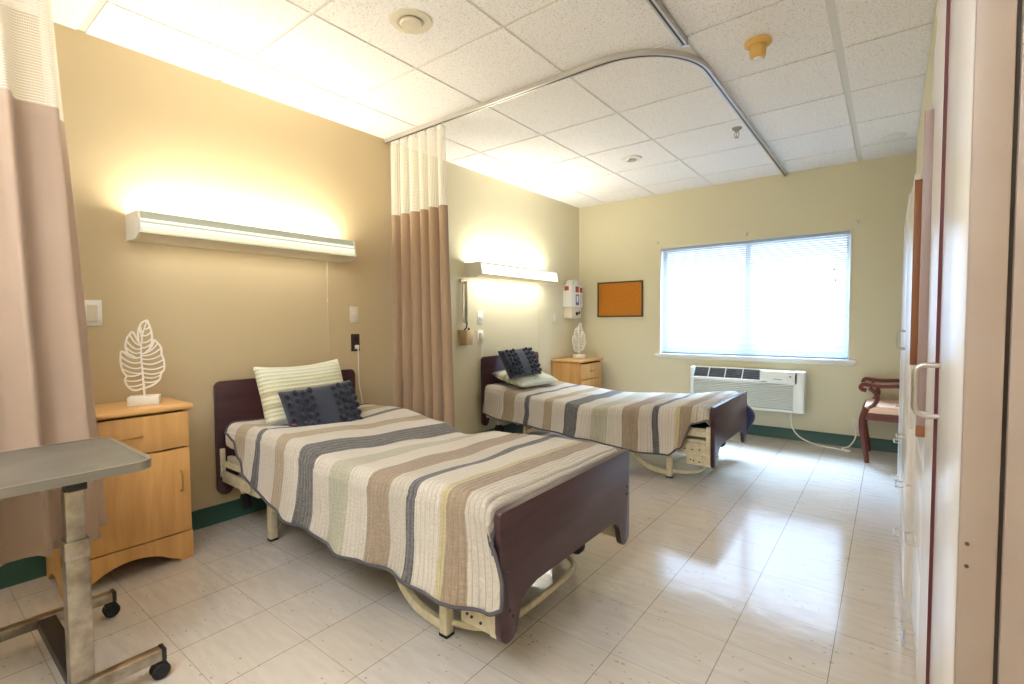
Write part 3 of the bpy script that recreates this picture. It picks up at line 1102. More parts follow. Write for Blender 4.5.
# ------------------------------------------------------------------ mattresses
ztop_near = [(0.1, 0.605), (0.72, 0.622), (0.95, 0.60), (1.13, 0.565), (1.43, 0.57), (1.6, 0.575), (1.87, 0.600), (2.05, 0.598), (2.08, 0.575), (2.097, 0.52)]
ztop_far = [(0.1, 0.585), (0.56, 0.60), (0.93, 0.555), (1.12, 0.505), (1.39, 0.555), (1.77, 0.575), (2.05, 0.575), (2.08, 0.56), (2.097, 0.51)]
ztop2_near = [(0.1, 0.56), (0.52, 0.505), (0.85, 0.49), (1.2, 0.465), (1.49, 0.50), (1.76, 0.53), (2.06, 0.562), (2.09, 0.545), (2.109, 0.49)]
ztop2_far = [(0.1, 0.55), (0.58, 0.505), (1.06, 0.475), (1.6, 0.505), (2.06, 0.56), (2.09, 0.545), (2.109, 0.49)]


def dent(x, y):
    """hollow pressed by the pillow and cushion"""
    return -0.045 * math.exp(-((x - 0.46) ** 2 / 0.035 + (y - 1.40) ** 2 / 0.07))


def mattress(y0, y1, x0, x1, tn, tf, th, label, base):
    """soft slab following the bend of the bed deck"""
    rows = []
    nx, npf = 60, 36
    for i in range(nx + 1):
        x = lerp(x0, x1, i / nx)
        e = min(i, nx - i) / nx
        inset = 0.03 * max(0, 1 - e * 30) ** 2
        row = []
        for j in range(npf):
            a = 2 * PI * j / npf
            cy, cz = math.cos(a), math.sin(a)
            n = 6.0
            k = (abs(cy) ** n + abs(cz) ** n) ** (-1 / n)
            u, w = cy * k, cz * k
            yy = lerp(y0 + inset, y1 - inset, (u + 1) / 2)
            top = lerp(pw(tn, x), pw(tf, x), (yy - y0) / (y1 - y0)) - 0.018 - inset + dent(x, yy) * (1 if w > 0 else 0)
            row.append((x, yy, top - th * (1 - (w + 1) / 2) + inset * (1 - w) / 2))
        row.append(row[0])
        rows.append(row)
    g = G().grid(rows)
    bmesh.ops.remove_doubles(g.bm, verts=g.bm.verts[:], dist=0.0004)
    for idx in (0, 1):
        es = [e for e in g.bm.edges if e.is_boundary and abs(e.verts[0].co.x - (x0, x1)[idx]) < 0.001]
        if es:
            bmesh.ops.contextual_create(g.bm, geom=es)
    o = g.build('mattress', M_sheet, None, angle=60)
    tag(o, label, 'mattress', 'mattresses')
    return o


mattress(BY0 + 0.02, BY1 - 0.03, 0.075, XF - 0.006, ztop_near, ztop_far, 0.155, 'cream mattress of the near bed, its white side showing at the head end', None)
mattress(BY0 + BDY + 0.02, BY1 + BDY - 0.03, 0.085, XF + BDX - 0.006, ztop2_near, ztop2_far, 0.10,
         'cream mattress of the far bed, showing at its foot end under the turned-up quilt', None)


# ------------------------------------------------------------------ quilts
def quilt(label, y0, y1, x0, x1, tn, tf, hem_n, hem_f, seed, gx, corner=None, flapfar=0.0, over=0.055):
    """draped quilt: near hem -> over the near edge -> across -> far hem"""
    t = thing('quilt', label, 'quilt', ((x0 + x1) / 2, (y0 + y1) / 2, 0), 'striped quilts')
    NX, NS, NT = 170, 26, 46
    rows, uvs = [], []
    r = 0.045
    hemline = []
    for i in range(NX + 1):
        x = lerp(x0, x1, i / NX)
        row, uv = [], []
        zn, zf = pw(tn, x), pw(tf, x)
        hn, hf = pw(hem_n, x), pw(hem_f, x)

        def wav(k, side):
            # folds get deeper towards the hem
            p = 0.010 * math.sin(gx * x * 2 * PI + seed + side) + 0.007 * math.sin(gx * 2.3 * x * 2 * PI + seed * 2.1 + side * 3)
            return p * k ** 1.3 + noise.noise(Vector((x * 5, k * 2.0, seed + side * 7))) * 0.012 * k

        def curl(x_, k, side):
            return noise.noise(Vector((x_ * 3.2, k * 1.7, seed + 3 + side * 5))) * 0.03 * k
        # near side, bottom to top
        Ln = max(zn - r - hn, 0.001)
        Lf = max(zf - r - hf, 0.001)
        pts = []
        for j in range(NS):
            k = 1 - j / NS
            z = zn - r - Ln * k
            flare = 0.018 + 0.03 * k * k * min(1, Ln / 0.25)
            fs_ = min(1, Ln / 0.2)
            xe = x + over * max(0, (x - 1.85) / 0.25) ** 2 * min(1, k * 1.6)
            pts.append((xe + curl(x, k, 0) * fs_, y0 - flare - wav(k, 0) * fs_ - 0.006, z, 0))
        for j in range(7):
            a = PI - (PI / 2) * j / 6
            pts.append((x, y0 - 0.018 + r + r * math.cos(a), zn - r + r * math.sin(a), 0))
        for j in range(1, NT):
            s = j / NT
            y = lerp(y0 - 0.018 + r, y1 + 0.018 - r, s)
            z = lerp(zn, zf, s) + dent(x, y)
            z += 0.007 * noise.noise(Vector((x * 3.5, y * 3.0, seed))) + 0.004 * noise.noise(Vector((x * 11, y * 7, seed + 4)))
            # long soft ripples along the far half
            z += 0.004 * math.sin((x * 9 + y * 14 + seed)) * math.sin(PI * s)
            pts.append((x, y, z, 0))
        for j in range(7):
            a = PI / 2 - (PI / 2) * j / 6
            pts.append((x, y1 + 0.018 - r + r * math.cos(a), zf - r + r * math.sin(a), 0))
        for j in range(NS):
            k = (j + 1) / NS
            z = zf - r - Lf * k
            flare = 0.018 + 0.03 * k * k + flapfar * 0.10 * math.sin(PI * min(1, k * 0.85)) * max(0, (x - 1.7) / 0.4) ** 2
            pts.append((x + curl(x, k, 1) + flapfar * 0.12 * math.sin(PI * min(1, k ** 0.6)) * max(0, (x - 1.86) / 0.25) ** 2, y1 + flare + wav(k, 1), z, 0))
        if corner:
            pts = [corner(p_, x) for p_ in pts]
        arcl = 0
        for q, p_ in enumerate(pts):
            if q:
                a_, b_ = pts[q - 1], p_
                arcl += math.sqrt(sum((a_[c] - b_[c]) ** 2 for c in range(3)))
            row.append(p_[:3])
            uv.append((x, arcl))
        rows.append(row)
        uvs.append(uv)
    rows.reverse()
    uvs.reverse()
    o = G().grid(rows, uvs).build('cover', [M_quilt, M_quiltback, M_binding], t, angle=180, fix=False)
    md = o.modifiers.new('thickness', 'SOLIDIFY')
    md.thickness = 0.010
    md.offset = -1
    md.material_offset = 1
    md.material_offset_rim = 2
    # binding rolled along the whole hem
    loop = [r_[0] for r_ in rows] + rows[-1][1:] + [r_[-1] for r_ in rows[::-1]][1:] + rows[0][::-1][1:-1]
    G().tube(loop, 0.0065, 6, closed=True).build('binding', M_binding, t, angle=180)
    return t


hem1n = [(0.22, 0.555), (0.32, 0.53), (0.40, 0.45), (0.50, 0.38), (0.66, 0.305), (1.0, 0.25), (1.3, 0.225), (1.67, 0.245), (1.95, 0.24), (2.05, 0.255), (2.12, 0.30)]
hem1f = [(0.14, 0.35), (2.12, 0.25)]


def corner1(p, x):
    # near foot corner hangs outside the footboard and turns round it a little
    return p


quilt('striped quilt spread over the near bed, hanging low on the camera side', BY0 + 0.01, BY1 - 0.02, 0.215, XF - 0.002,
      ztop_near, ztop_far, hem1n, hem1f, 1.7, 2.2)
hem2n = [(0.10, 0.30), (0.4, 0.265), (0.8, 0.24), (1.2, 0.215), (1.55, 0.19), (1.82, 0.20), (1.92, 0.26), (2.0, 0.44), (2.12, 0.48)]
hem2f = [(0.14, 0.35), (1.8, 0.25), (2.12, 0.18)]
quilt('striped quilt on the far bed, its foot corner turned up over the footboard end', BY0 + BDY + 0.01, BY1 + BDY - 0.02, 0.10, XF + BDX - 0.002,
      ztop2_near, ztop2_far, hem2n, hem2f, 4.1, 1.6, None, 0.62, 0.0)


# ------------------------------------------------------------------ pillows
def cushion_bm(w, h, th, n=3.0, nu=44, nv=30, sag=0.0, seed=0):
    """soft pillow in its own axes: x across, y up, z thickness (both faces)"""
    g = G()
    for side in (1, -1):
        rows, uvs = [], []
        for i in range(nu + 1):
            u = i / nu * 2 - 1
            row, uv = [], []
            for j in range(nv + 1):
                v = j / nv * 2 - 1
                e = max(0.0, (1 - abs(u) ** n) * (1 - abs(v) ** n))
                z = side * (th / 2) * e ** 0.42
                z += 0.004 * noise.noise(Vector((u * 3, v * 3, seed))) * e
                # edges pull in between the corners
                px = u * w / 2 * (1 - 0.05 * (1 - v * v) * abs(u) ** 3)
                py = v * h / 2 * (1 - 0.06 * (1 - u * u) * abs(v) ** 3) - sag * (1 - u * u) * (v + 1) / 2
                row.append((px, py, z))
                uv.append(((u + 1) / 2, (v + 1) / 2))
            rows.append(row)
            uvs.append(uv)
        g.grid(rows, uvs)
    bmesh.ops.remove_doubles(g.bm, verts=g.bm.verts[:], dist=0.0005)
    return g


def axes(center, xdir, ydir):
    """object matrix from centre, width direction, height direction"""
    x = Vector(xdir).normalized()
    y = Vector(ydir)
    y = (y - x * y.dot(x)).normalized()
    z = x.cross(y)
    m = Matrix((x, y, z)).transposed().to_4x4()
    m.translation = center
    return m


# shams: x width runs along world +y, height leans up
o = cushion_bm(0.53, 0.41, 0.15, seed=1, sag=0.012).build('pillow', M_sham, angle=180)
o.matrix_world = axes((0.350, 1.375, 0.725), (0, 1, 0.02), (-0.34, 0.0, 0.94))
tag(o, 'pale quilted pillow standing against the near bed headboard', 'pillow', 'quilted pillows')
o2 = cushion_bm(0.58, 0.38, 0.11, seed=2, sag=0.0).build('pillow', M_sham, angle=180)
o2.matrix_world = axes((0.275, 3.66, 0.612), (0.03, 1, 0.0), (0.96, 0.0, -0.24))
tag(o2, 'pale quilted pillow lying flat on the far bed', 'pillow', 'quilted pillows')


def pom_cushion(w, h, th, label):
    t = thing('throw_pillow', label, 'cushion', (0, 0, 0), 'navy cushions with pompoms')
    cushion_bm(w, h, th, seed=5).build('cushion_cover', M_navy, t, angle=180)
    # pompom mesh shared by every tuft
    bm = bmesh.new()
    bmesh.ops.create_icosphere(bm, subdivisions=3, radius=0.0165)
    for v in bm.verts:
        v.co *= 1 + 0.16 * noise.noise(v.co * 260) + 0.08 * noise.noise(v.co * 700)
        v.co.z *= 0.8
    me = bpy.data.meshes.new('pompom')
    bm.to_mesh(me)
    bm.free()
    for p_ in me.polygons:
        p_.use_smooth = True
    me.materials.append(M_pom)
    random.seed(3)
    cols = [-0.90, -0.70, -0.50, -0.32, 0.32, 0.52, 0.72, 0.90]
    for ci, u in enumerate(cols):
        nr = 6
        for r_ in range(nr):
            v = -0.86 + 1.72 * (r_ + (0.25 if ci % 2 else 0.0)) / (nr - 0.6)
            if abs(v) > 0.95:
                continue
            e = max(0.0, (1 - abs(u) ** 3) * (1 - abs(v) ** 3))
            z = (th / 2) * e ** 0.42 + 0.006
            p_ = bpy.data.objects.new('pompom', me)
            COL.objects.link(p_)
            p_.parent = t
            p_.location = (u * w / 2 * 0.97, v * h / 2 * 0.97, z)
            p_.rotation_euler = (0, 0, random.uniform(0, 6))
    return t


pc = pom_cushion(0.44, 0.29, 0.11, 'navy throw pillow with black pompoms on the near bed, leaning on the pillow')
pc.matrix_world = axes((0.53, 1.375, 0.660), (0.02, 1, 0.05), (-0.40, 0.0, 0.91))
pc2 = copy_tree(pc)
tag(pc2, 'navy throw pillow with black pompoms tilted on the far bed pillow', 'cushion', 'navy cushions with pompoms')
pc2.matrix_world = axes((0.335, 3.50, 0.765), (0.10, 1, 0.03), (-0.52, -0.10, 0.85))

# small red tag on the quilt
tag(G().rbox((0.016, 0.026, 0.003), Matrix.Translation((0.62, 1.155, 0.624)) @ Matrix.Rotation(0.4, 4, 'Z'), 0.001).build('red_button', M_red),
    'tiny red button lying on the near quilt below the cushion', 'button')


# ------------------------------------------------------------------ nightstands
def nightstand(yA, yB, xf, h, label, twodrawers):
    t = thing('nightstand', label, 'nightstand', (0.02, yA, 0), 'maple nightstands')
    xb = 0.02
    ht = 0.026
    # carcass: sides with arched feet, back, inner box
    g = G()
    zc = h - ht
    foot = 0.10

    def arch_side(ya, yb):
        pts = [(xb, 0), (xb + 0.05, 0)] + [(xb + 0.05 + (xf - xb - 0.10) * i / 10, 0.0 + 0.055 * math.sin(PI * i / 10) ** 0.6) for i in range(1, 10)] + \
              [(xf - 0.05, 0), (xf, 0), (xf, zc), (xb, zc)]
        g.prism(pts, 'XZ', ya, yb)
    arch_side(yA, yA + 0.018)
    arch_side(yB - 0.018, yB)
    g.box(xb, xb + 0.01, yA + 0.018, yB - 0.018, 0.09, zc)
    g.box(xb, xf - 0.02, yA + 0.018, yB - 0.018, 0.10, 0.118)
    g.build('body', M_maple, t)
    # arched plinth on the front
    W = yB - yA
    pts = [(yA, 0), (yA + 0.055, 0), (yA + 0.062, 0.012), (yA + 0.085, 0.020)]
    n = 16
    for i in range(n + 1):
        s = i / n
        pts.append((lerp(yA + 0.095, yB - 0.095, s), 0.026 + 0.050 * math.sin(PI * s) ** 0.75))
    pts += [(yB - 0.085, 0.020), (yB - 0.062, 0.012), (yB - 0.055, 0), (yB, 0), (yB, 0.135), (yA, 0.135)]
    G().prism(pts, 'YZ', xf, xf + 0.016, 0.002).build('plinth', M_maple, t)
    # top with rounded front edge
    G().box(xb - 0.01, xf + 0.030, yA - 0.018, yB + 0.018, zc, h, 0.010, 3).build('top', M_maple_h, t)
    zd0 = 0.140
    zsplit = h - 0.21

    def front(z0, z1, nm):
        o_ = G().box(xf, xf + 0.018, yA + 0.004, yB - 0.004, z0, z1, 0.004).build(nm, M_maple, t)
        return sub(o_, t)

    def pull_h(par, z, m=M_brass):
        y = (yA + yB) / 2
        pts_ = smooth_path([(xf + 0.018, y - 0.048, z), (xf + 0.034, y - 0.044, z), (xf + 0.040, y - 0.02, z), (xf + 0.040, y + 0.02, z), (xf + 0.034, y + 0.044, z), (xf + 0.018, y + 0.048, z)])
        G().tube(pts_, 0.0042, 8).build('handle', m, par)

    def pull_v(par, y, z):
        pts_ = smooth_path([(xf + 0.018, y, z - 0.048), (xf + 0.034, y, z - 0.044), (xf + 0.040, y, z - 0.02), (xf + 0.040, y, z + 0.02), (xf + 0.034, y, z + 0.044), (xf + 0.018, y, z + 0.048)])
        G().tube(pts_, 0.0042, 8).build('handle', M_brass, par)
    if twodrawers:
        zs = [zd0, zd0 + (h - 0.04 - zd0) / 3, zd0 + 2 * (h - 0.04 - zd0) / 3, h - 0.04]
        for a, b in zip(zs, zs[1:]):
            d_ = front(a, b - 0.006, 'drawer')
            pull_h(d_, (a + b) / 2)
    else:
        d_ = front(zsplit + 0.004, h - 0.036, 'drawer')
        pull_h(d_, (zsplit + h) / 2 - 0.02)
        d_ = front(zd0, zsplit - 0.004, 'door')
        pull_v(d_, yB - 0.045, 0.53 * zsplit + 0.10)
    return t


nightstand(0.285, 0.770, 0.335, 0.762, 'maple nightstand with drawer and door beside the near bed', False)
nightstand(4.53, 5.03, 0.375, 0.715, 'maple nightstand with drawers in the far corner', True)


# ------------------------------------------------------------------ leaf sculptures
def leaf_sculpture(label):
    t = thing('leaf_sculpture', label, 'sculpture', (0, 0, 0), 'white leaf sculptures')
    G().box(-0.045, 0.045, -0.062, 0.062, 0, 0.042, 0.003).build('base', M_sculpt, t)
    k = 0.0009
    Z0 = 0.075

    def P(a, b):
        return (0.0, a * k * 0.82, Z0 + b * k * 0.93)
    G().tube([(0, 0.002, 0.034), (0, 0.0, 0.06), P(0, 30)], 0.0050, 10).build('stem', M_sculpt, t)
    g = G()
    mid = smooth_path([P(0, -10), P(-4, 90), P(-8, 200), P(0, 300), P(30, 398)], 8)
    g.tube(mid, [0.0050 - 0.0025 * i / (len(mid) - 1) for i in range(len(mid))], 8)
    lobes = [  # outline runs, each from the midrib round to the midrib
        [(-4, 4), (-50, -4), (-82, 18), (-97, 55), (-88, 78)],
        [(-88, 78), (-108, 115), (-116, 165), (-112, 222)],
        [(-112, 222), (-88, 214), (-58, 196), (-30, 178)],
        [(-80, 212), (-88, 250), (-76, 300), (-50, 334)],
        [(-50, 334), (-40, 318), (-30, 296), (-14, 262)],
        [(-20, 280), (-20, 330), (-2, 378), (30, 398)],
        [(4, 4), (50, 22), (84, 48), (93, 82)],
        [(93, 82), (112, 112), (112, 158), (100, 200)],
        [(100, 200), (98, 240), (64, 285)],
        [(64, 285), (56, 258), (40, 232), (8, 205)],
        [(38, 230), (52, 280), (48, 340), (30, 398)],
    ]
    for L_ in lobes:
        g.tube(smooth_path([P(*q) for q in L_], 6), 0.0046, 7)
    veins = [((0, 30), (-45, 14), (-80, 20)), ((0, 60), (-50, 38), (-96, 56)), ((0, 95), (-55, 66), (-93, 84)), ((0, 95), (-50, 82), (-110, 122)),
             ((-2, 130), (-50, 100), (-116, 160)), ((-4, 160), (-55, 130), (-116, 196)), ((-6, 190), (-50, 160), (-104, 220)),
             ((-7, 215), (-45, 190), (-86, 246)), ((-7, 235), (-42, 216), (-82, 282)), ((-5, 255), (-34, 246), (-66, 318)),
             ((-3, 280), (6, 270), (-12, 350)), ((2, 310), (24, 300), (50, 330)), ((6, 330), (-6, 326), (-8, 368)), ((12, 350), (26, 338), (42, 362)),
             ((-2, 270), (20, 262), (50, 290)), ((-3, 240), (14, 232), (44, 258)),
             ((0, 40), (48, 28), (86, 52)), ((0, 70), (50, 50), (93, 78)), ((0, 95), (55, 70), (104, 100)), ((-1, 120), (55, 98), (112, 130)),
             ((-3, 150), (50, 128), (110, 166)), ((-5, 175), (48, 158), (102, 198)), ((-6, 195), (44, 184), (96, 232)), ((-6, 205), (40, 204), (82, 262))]
    for a, b, c in veins:
        pts_ = []
        for i in range(9):
            s = i / 8
            x = (1 - s) ** 2 * a[0] + 2 * s * (1 - s) * b[0] + s * s * c[0]
            y = (1 - s) ** 2 * a[1] + 2 * s * (1 - s) * b[1] + s * s * c[1]
            pts_.append(P(x, y))
        g.tube(pts_, 0.0039, 6)
    g.build('leaf', M_sculpt, t)
    return t


lf = leaf_sculpture('white openwork leaf sculpture on the nightstand beside the near bed')
lf.location = (0.205, 0.632, 0.762)
lf.rotation_euler = (0, 0, R(-22))
lf2 = copy_tree(lf)
lf2.location = (0.18, 4.86, 0.715)
lf2.rotation_euler = (0, 0, R(-30))
tag(lf2, 'white openwork leaf sculpture on the nightstand in the far corner', 'sculpture', 'white leaf sculptures')

# ------------------------------------------------------------------ overbed table
ob = thing('overbed_table', 'rolling overbed table, grey top on a worn chrome column and base', 'table', (1.0, 0.15, 0))
TX0, TX1, TY0, TY1, TZ = 0.695, 1.225, -0.42, 0.378, 0.722


def rrect(x0, x1, y0, y1, r, n=6):
    out = []
    for cx, cy, a0 in ((x1 - r, y1 - r, 0), (x0 + r, y1 - r, PI / 2), (x0 + r, y0 + r, PI), (x1 - r, y0 + r, 1.5 * PI)):
        for i in range(n + 1):
            a = a0 + PI / 2 * i / n
            out.append((cx + r * math.cos(a), cy + r * math.sin(a)))
    return out


G().prism(rrect(TX0 + 0.006, TX1 - 0.006, TY0 + 0.006, TY1 - 0.006, 0.05), 'XY', TZ - 0.026, TZ, 0.0015).build('tabletop', M_laminate, ob)
G().tube([(x, y, TZ - 0.011) for x, y in rrect(TX0 + 0.004, TX1 - 0.004, TY0 + 0.004, TY1 - 0.004, 0.05)], 0, closed=True, flat=(0.012, 0.027)).build('edge_band', M_edgeband, ob)
g = G()
g.box(TX0 + 0.08, TX1 - 0.02, 0.17, 0.215, TZ - 0.052, TZ - 0.026, 0.003)
g.box(1.04, 1.19, 0.13, 0.30, TZ - 0.034, TZ - 0.026, 0.002)
g.build('support_arm', M_darkmetal, ob)
G().lathe([(0.003, 0), (0.014, 0), (0.014, -0.018), (0.003, -0.018)], (1.10, 0.15, TZ - 0.03), seg=14).build('release_knob', M_plastic, ob)
G().box(1.148, 1.195, 0.165, 0.210, 0.40, TZ - 0.05, 0.004).build('inner_column', M_chrome, ob)
G().box(1.143, 1.200, 0.160, 0.215, 0.045, 0.52, 0.005).build('column', M_chrome, ob)
g = G().box(1.141, 1.202, 0.158, 0.217, 0.47, 0.525, 0.004)
g.build('column_collar', M_chrome, ob)
for x in (0.645, 1.195):
    bar = G().box(x - 0.019, x + 0.019, -0.36, 0.385, 0.062, 0.098, 0.003).build('base_bar', M_chrome, ob)
    G().box(x - 0.021, x + 0.021, 0.378, 0.392, 0.060, 0.100, 0.003).build('end_cap', M_plastic, ob)
G().box(0.66, 1.18, 0.165, 0.215, 0.055, 0.092, 0.003).build('cross_bar', M_darkmetal, ob)
for x in (0.645, 1.195):
    for y in (-0.33, 0.365):
        g = G()
        for o_ in (-0.012, 0.012):
            g.lathe([(0.003, -0.007), (0.021, -0.007), (0.026, -0.003), (0.026, 0.003), (0.021, 0.007), (0.003, 0.007)], (x + o_, y + 0.012, 0.026), 'X', 18)
        g.box(x - 0.008, x + 0.008, y - 0.008, y + 0.02, 0.018, 0.058, 0.003)
        g.cyl((x, y, 0.04), (x, y, 0.064), 0.006, 10)
        g.build('caster', M_rubber, ob)


# ------------------------------------------------------------------ wall plates and devices on the left wall
def plate(name, y, z, w, h, m, label, cat, group=None):
    t = thing(name, label, cat, (0, y, z), group)
    G().box(0, 0.006, y - w / 2, y + w / 2, z - h / 2, z + h / 2, 0.0025).build('face_plate', m, t)
    return t


t = plate('wall_switch', 0.490, 1.206, 0.078, 0.125, M_whiteplastic, 'white wall switch plate beside the left curtain', 'switch')
G().box(0.006, 0.012, 0.470, 0.510, 1.165, 1.245, 0.002).build('rocker', M_ivory, t)
t = plate('call_station', 1.953, 1.206, 0.070, 0.118, M_ivory, 'ivory wall plate with round button above the dark outlet', 'wall plate')
G().lathe([(0.002, 0), (0.014, 0), (0.013, 0.008), (0.002, 0.009)], (0.006, 1.953, 1.212), 'X', 18).build('button', M_whiteplastic, t)
t = plate('power_outlet', 1.957, 1.005, 0.070, 0.125, M_dark_outlet, 'dark brown outlet plate with white plug beside the near bed', 'outlet')
g = G()
for z in (1.035, 0.975):
    g.box(0.006, 0.009, 1.940, 1.974, z - 0.016, z + 0.016, 0.001)
g.build('sockets', M_plastic, t)
t = plate('call_station', 3.320, 1.190, 0.075, 0.120, M_whiteplastic, 'white wall plate with small socket left of the far bed', 'wall plate')
G().box(0.006, 0.012, 3.300, 3.340, 1.165, 1.195, 0.002).build('socket', M_ivory, t)
t = plate('call_station', 3.320, 1.012, 0.080, 0.115, M_whiteplastic, 'white call box with hanging cord, lower on the wall left of far bed', 'wall plate')
G().box(0.006, 0.030, 3.295, 3.345, 0.975, 1.045, 0.004).build('connector', M_ivory, t)
G().tube(smooth_path([(0.02, 3.32, 0.976), (0.022, 3.322, 0.92), (0.02, 3.325, 0.84), (0.024, 3.33, 0.70)]), 0.0035, 8).build('cable', M_whiteplastic, t)
t = plate('wall_plate', 4.60, 1.172, 0.070, 0.115, M_ivory, 'ivory wall plate left of the medical disposal box', 'wall plate')
G().box(0.006, 0.011, 4.585, 4.615, 1.145, 1.20, 0.002).build('insert', M_white, t)

# blood pressure basket and coiled hose
t = thing('blood_pressure_unit', 'tan wall basket with a coiled hose above it, right of the middle curtain', 'medical device', (0, 3.08, 0.94))
by, bz = 3.085, 1.075
rows = []
g = G()
outl = [(0.004, -0.062), (0.075, -0.056), (0.092, -0.045), (0.092, 0.045), (0.075, 0.056), (0.004, 0.062)]
top_, bot = [], []
for x, y in outl:
    top_.append(g.bm.verts.new((x, by + y, bz)))
    bot.append(g.bm.verts.new((x * 0.86 + 0.001, by + y * 0.86, bz - 0.135)))
for i in range(len(outl)):
    j = (i + 1) % len(outl)
    g.bm.faces.new((top_[i], top_[j], bot[j], bot[i]))
g.bm.faces.new(bot)
g.build('basket', M_tanplastic, t, solid=0.004, off=-1)
G().box(0.0, 0.022, 3.045, 3.125, 1.50, 1.535, 0.004).build('hose_mount', M_ivory, t)
pts = []
for i in range(0, 400):
    a = i / 400
    pts.append((0.035 + 0.014 * math.cos(a * 2 * PI * 26), 3.092 + 0.014 * math.sin(a * 2 * PI * 26), lerp(1.515, 1.135, a)))
G().tube(pts, 0.0042, 6).build('coiled_hose', mat('hose_grey', srgb(170, 164, 142), 0.5), t)
G().tube(smooth_path([(0.05, 3.088, 1.14), (0.055, 3.075, 1.10), (0.05, 3.05, 1.075), (0.05, 3.055, 1.05), (0.05, 3.09, 1.06), (0.05, 3.11, 1.09), (0.055, 3.12, 1.06)]), 0.006, 8).build('black_tube', M_plastic, t)
g = G()
g.tube(smooth_path([(0.03, 3.058, 1.50), (0.028, 3.055, 1.35), (0.03, 3.058, 1.2), (0.035, 3.07, 1.14)]), 0.008, 8)
g.build('straight_hose', M_ivory, t)

# sharps container in its wall cabinet
t = thing('sharps_container', 'white medical disposal box with red and blue labels by the corner', 'disposal box', (0, 4.90, 1.17))
SY0, SY1, SXd = 4.790, 5.06, 0.118
sh = sub(G().box(0, SXd, SY0, SY1, 1.315, 1.575, 0.006).build('container', M_whiteplastic, t), t)
lo = sub(G().box(0, SXd - 0.006, SY0 + 0.025, SY1 - 0.025, 1.180, 1.316, 0.006).build('bracket_box', M_ivory, t), t)
G().prism([(SY0 + 0.03, 1.575), (SY0 + 0.05, 1.62), (SY0 + 0.09, 1.635), (SY1 - 0.09, 1.635), (SY1 - 0.05, 1.62), (SY1 - 0.03, 1.575)], 'YZ', 0.02, 0.09, 0.004).build('lid', M_whiteplastic, t)
G().tube(smooth_path([(0.095, SY0 + 0.08, 1.58), (0.105, SY0 + 0.08, 1.615), (0.105, SY1 - 0.08, 1.615), (0.095, SY1 - 0.08, 1.58)]), 0.006, 8).build('carry_handle', M_ivory, t)
G().box(SXd, SXd + 0.0015, 4.885, 4.960, 1.485, 1.555).build('red_label', M_red, sh)
G().box(SXd, SXd + 0.0015, 4.985, 5.045, 1.485, 1.545).build('red_label', M_red, sh)
G().box(0.025, 0.085, SY0 - 0.0015, SY0, 1.505, 1.555).build('red_label', M_red, sh)
G().box(SXd, SXd + 0.0015, 4.890, 4.965, 1.335, 1.460).build('blue_label', M_blue, sh)
G().box(SXd + 0.0015, SXd + 0.003, 4.908, 4.947, 1.370, 1.445).build('white_window', M_whiteplastic, sh)
G().box(SXd, SXd + 0.0015, 4.990, 5.040, 1.345, 1.465).build('paper_label', M_ivory, sh)
g = G()
g.lathe([(0.002, 0), (0.022, 0), (0.020, 0.012), (0.002, 0.014)], (SXd - 0.006, 4.92, 1.235), 'X', 18)
g.box(SXd, SXd + 0.01, 4.92, 4.975, 1.232, 1.246, 0.002)
g.box(SXd, SXd + 0.01, 4.965, 4.98, 1.232, 1.262, 0.002)
g.build('lock', M_plastic, lo)

# cork board
t = thing('bulletin_board', 'small cork bulletin board in a dark frame on the window wall', 'bulletin board', (0.545, D, 1.19))
cx0, cx1, cz0, cz1 = 0.262, 0.833, 1.192, 1.605
G().box(cx0 + 0.01, cx1 - 0.01, D - 0.010, D - 0.001, cz0 + 0.01, cz1 - 0.01).build('cork_panel', M_cork, t)
g = G()
for a in ((cx0, cx1, cz0, cz0 + 0.016), (cx0, cx1, cz1 - 0.016, cz1), (cx0, cx0 + 0.016, cz0 + 0.016, cz1 - 0.016), (cx1 - 0.016, cx1, cz0 + 0.016, cz1 - 0.016)):
    g.box(a[0], a[1], D - 0.018, D, a[2], a[3], 0.002)
g.build('frame', M_corkframe, t)

# ------------------------------------------------------------------ wall air conditioner
t = thing('air_conditioner', 'white through-wall air conditioner under the window', 'air conditioner', (1.93, 5.0, 0.25))
AX0, AX1, AY, AZ0, AZ1 = 1.425, 2.452, 4.975, 0.285, 0.672
G().box(AX0 + 0.02, AX1 - 0.02, AY + 0.10, D, AZ0 + 0.0, AZ1 - 0.006, 0.004).build('chassis', M_acwhite, t)
# rounded front cover with openings framed by bars
g = G()
g.box(AX0, AX0 + 0.035, AY, AY + 0.12, AZ0, AZ1, 0.012)
g.box(AX1 - 0.09, AX1, AY, AY + 0.12, AZ0, AZ1, 0.014)
g.box(AX0 + 0.03, AX1 - 0.08, AY + 0.002, AY + 0.05, AZ0, AZ0 + 0.022, 0.005)
g.box(AX0 + 0.03, AX1 - 0.30, AY + 0.0, AY + 0.04, 0.545, 0.575, 0.005)
g.box(AX0 + 0.03, AX1 - 0.08, AY + 0.085, AY + 0.12, 0.655, AZ1 - 0.004, 0.004)
g.box(2.08, AX1 - 0.05, AY, AY + 0.12, 0.545, AZ1 - 0.004, 0.012)
g.build('front_cover', M_acwhite, t)
G().box(AX0 + 0.03, AX1 - 0.05, AY + 0.03, AY + 0.034, AZ0 + 0.02, 0.55).build('grille_backing', mat('grille_backing', srgb(112, 110, 98), 0.7), t)
g = G()
ng = 13
for i in range(ng):
    z = lerp(AZ0 + 0.036, 0.532, i / (ng - 1))
    g.rbox((AX1 - AX0 - 0.10, 0.026, 0.005), Matrix.Translation(((AX0 + AX1) / 2 - 0.025, AY + 0.016, z)) @ Matrix.Rotation(R(-38), 4, 'X') @ Matrix.Scale(1, 4), 0)
g.build('intake_louvers', M_acwhite, t)
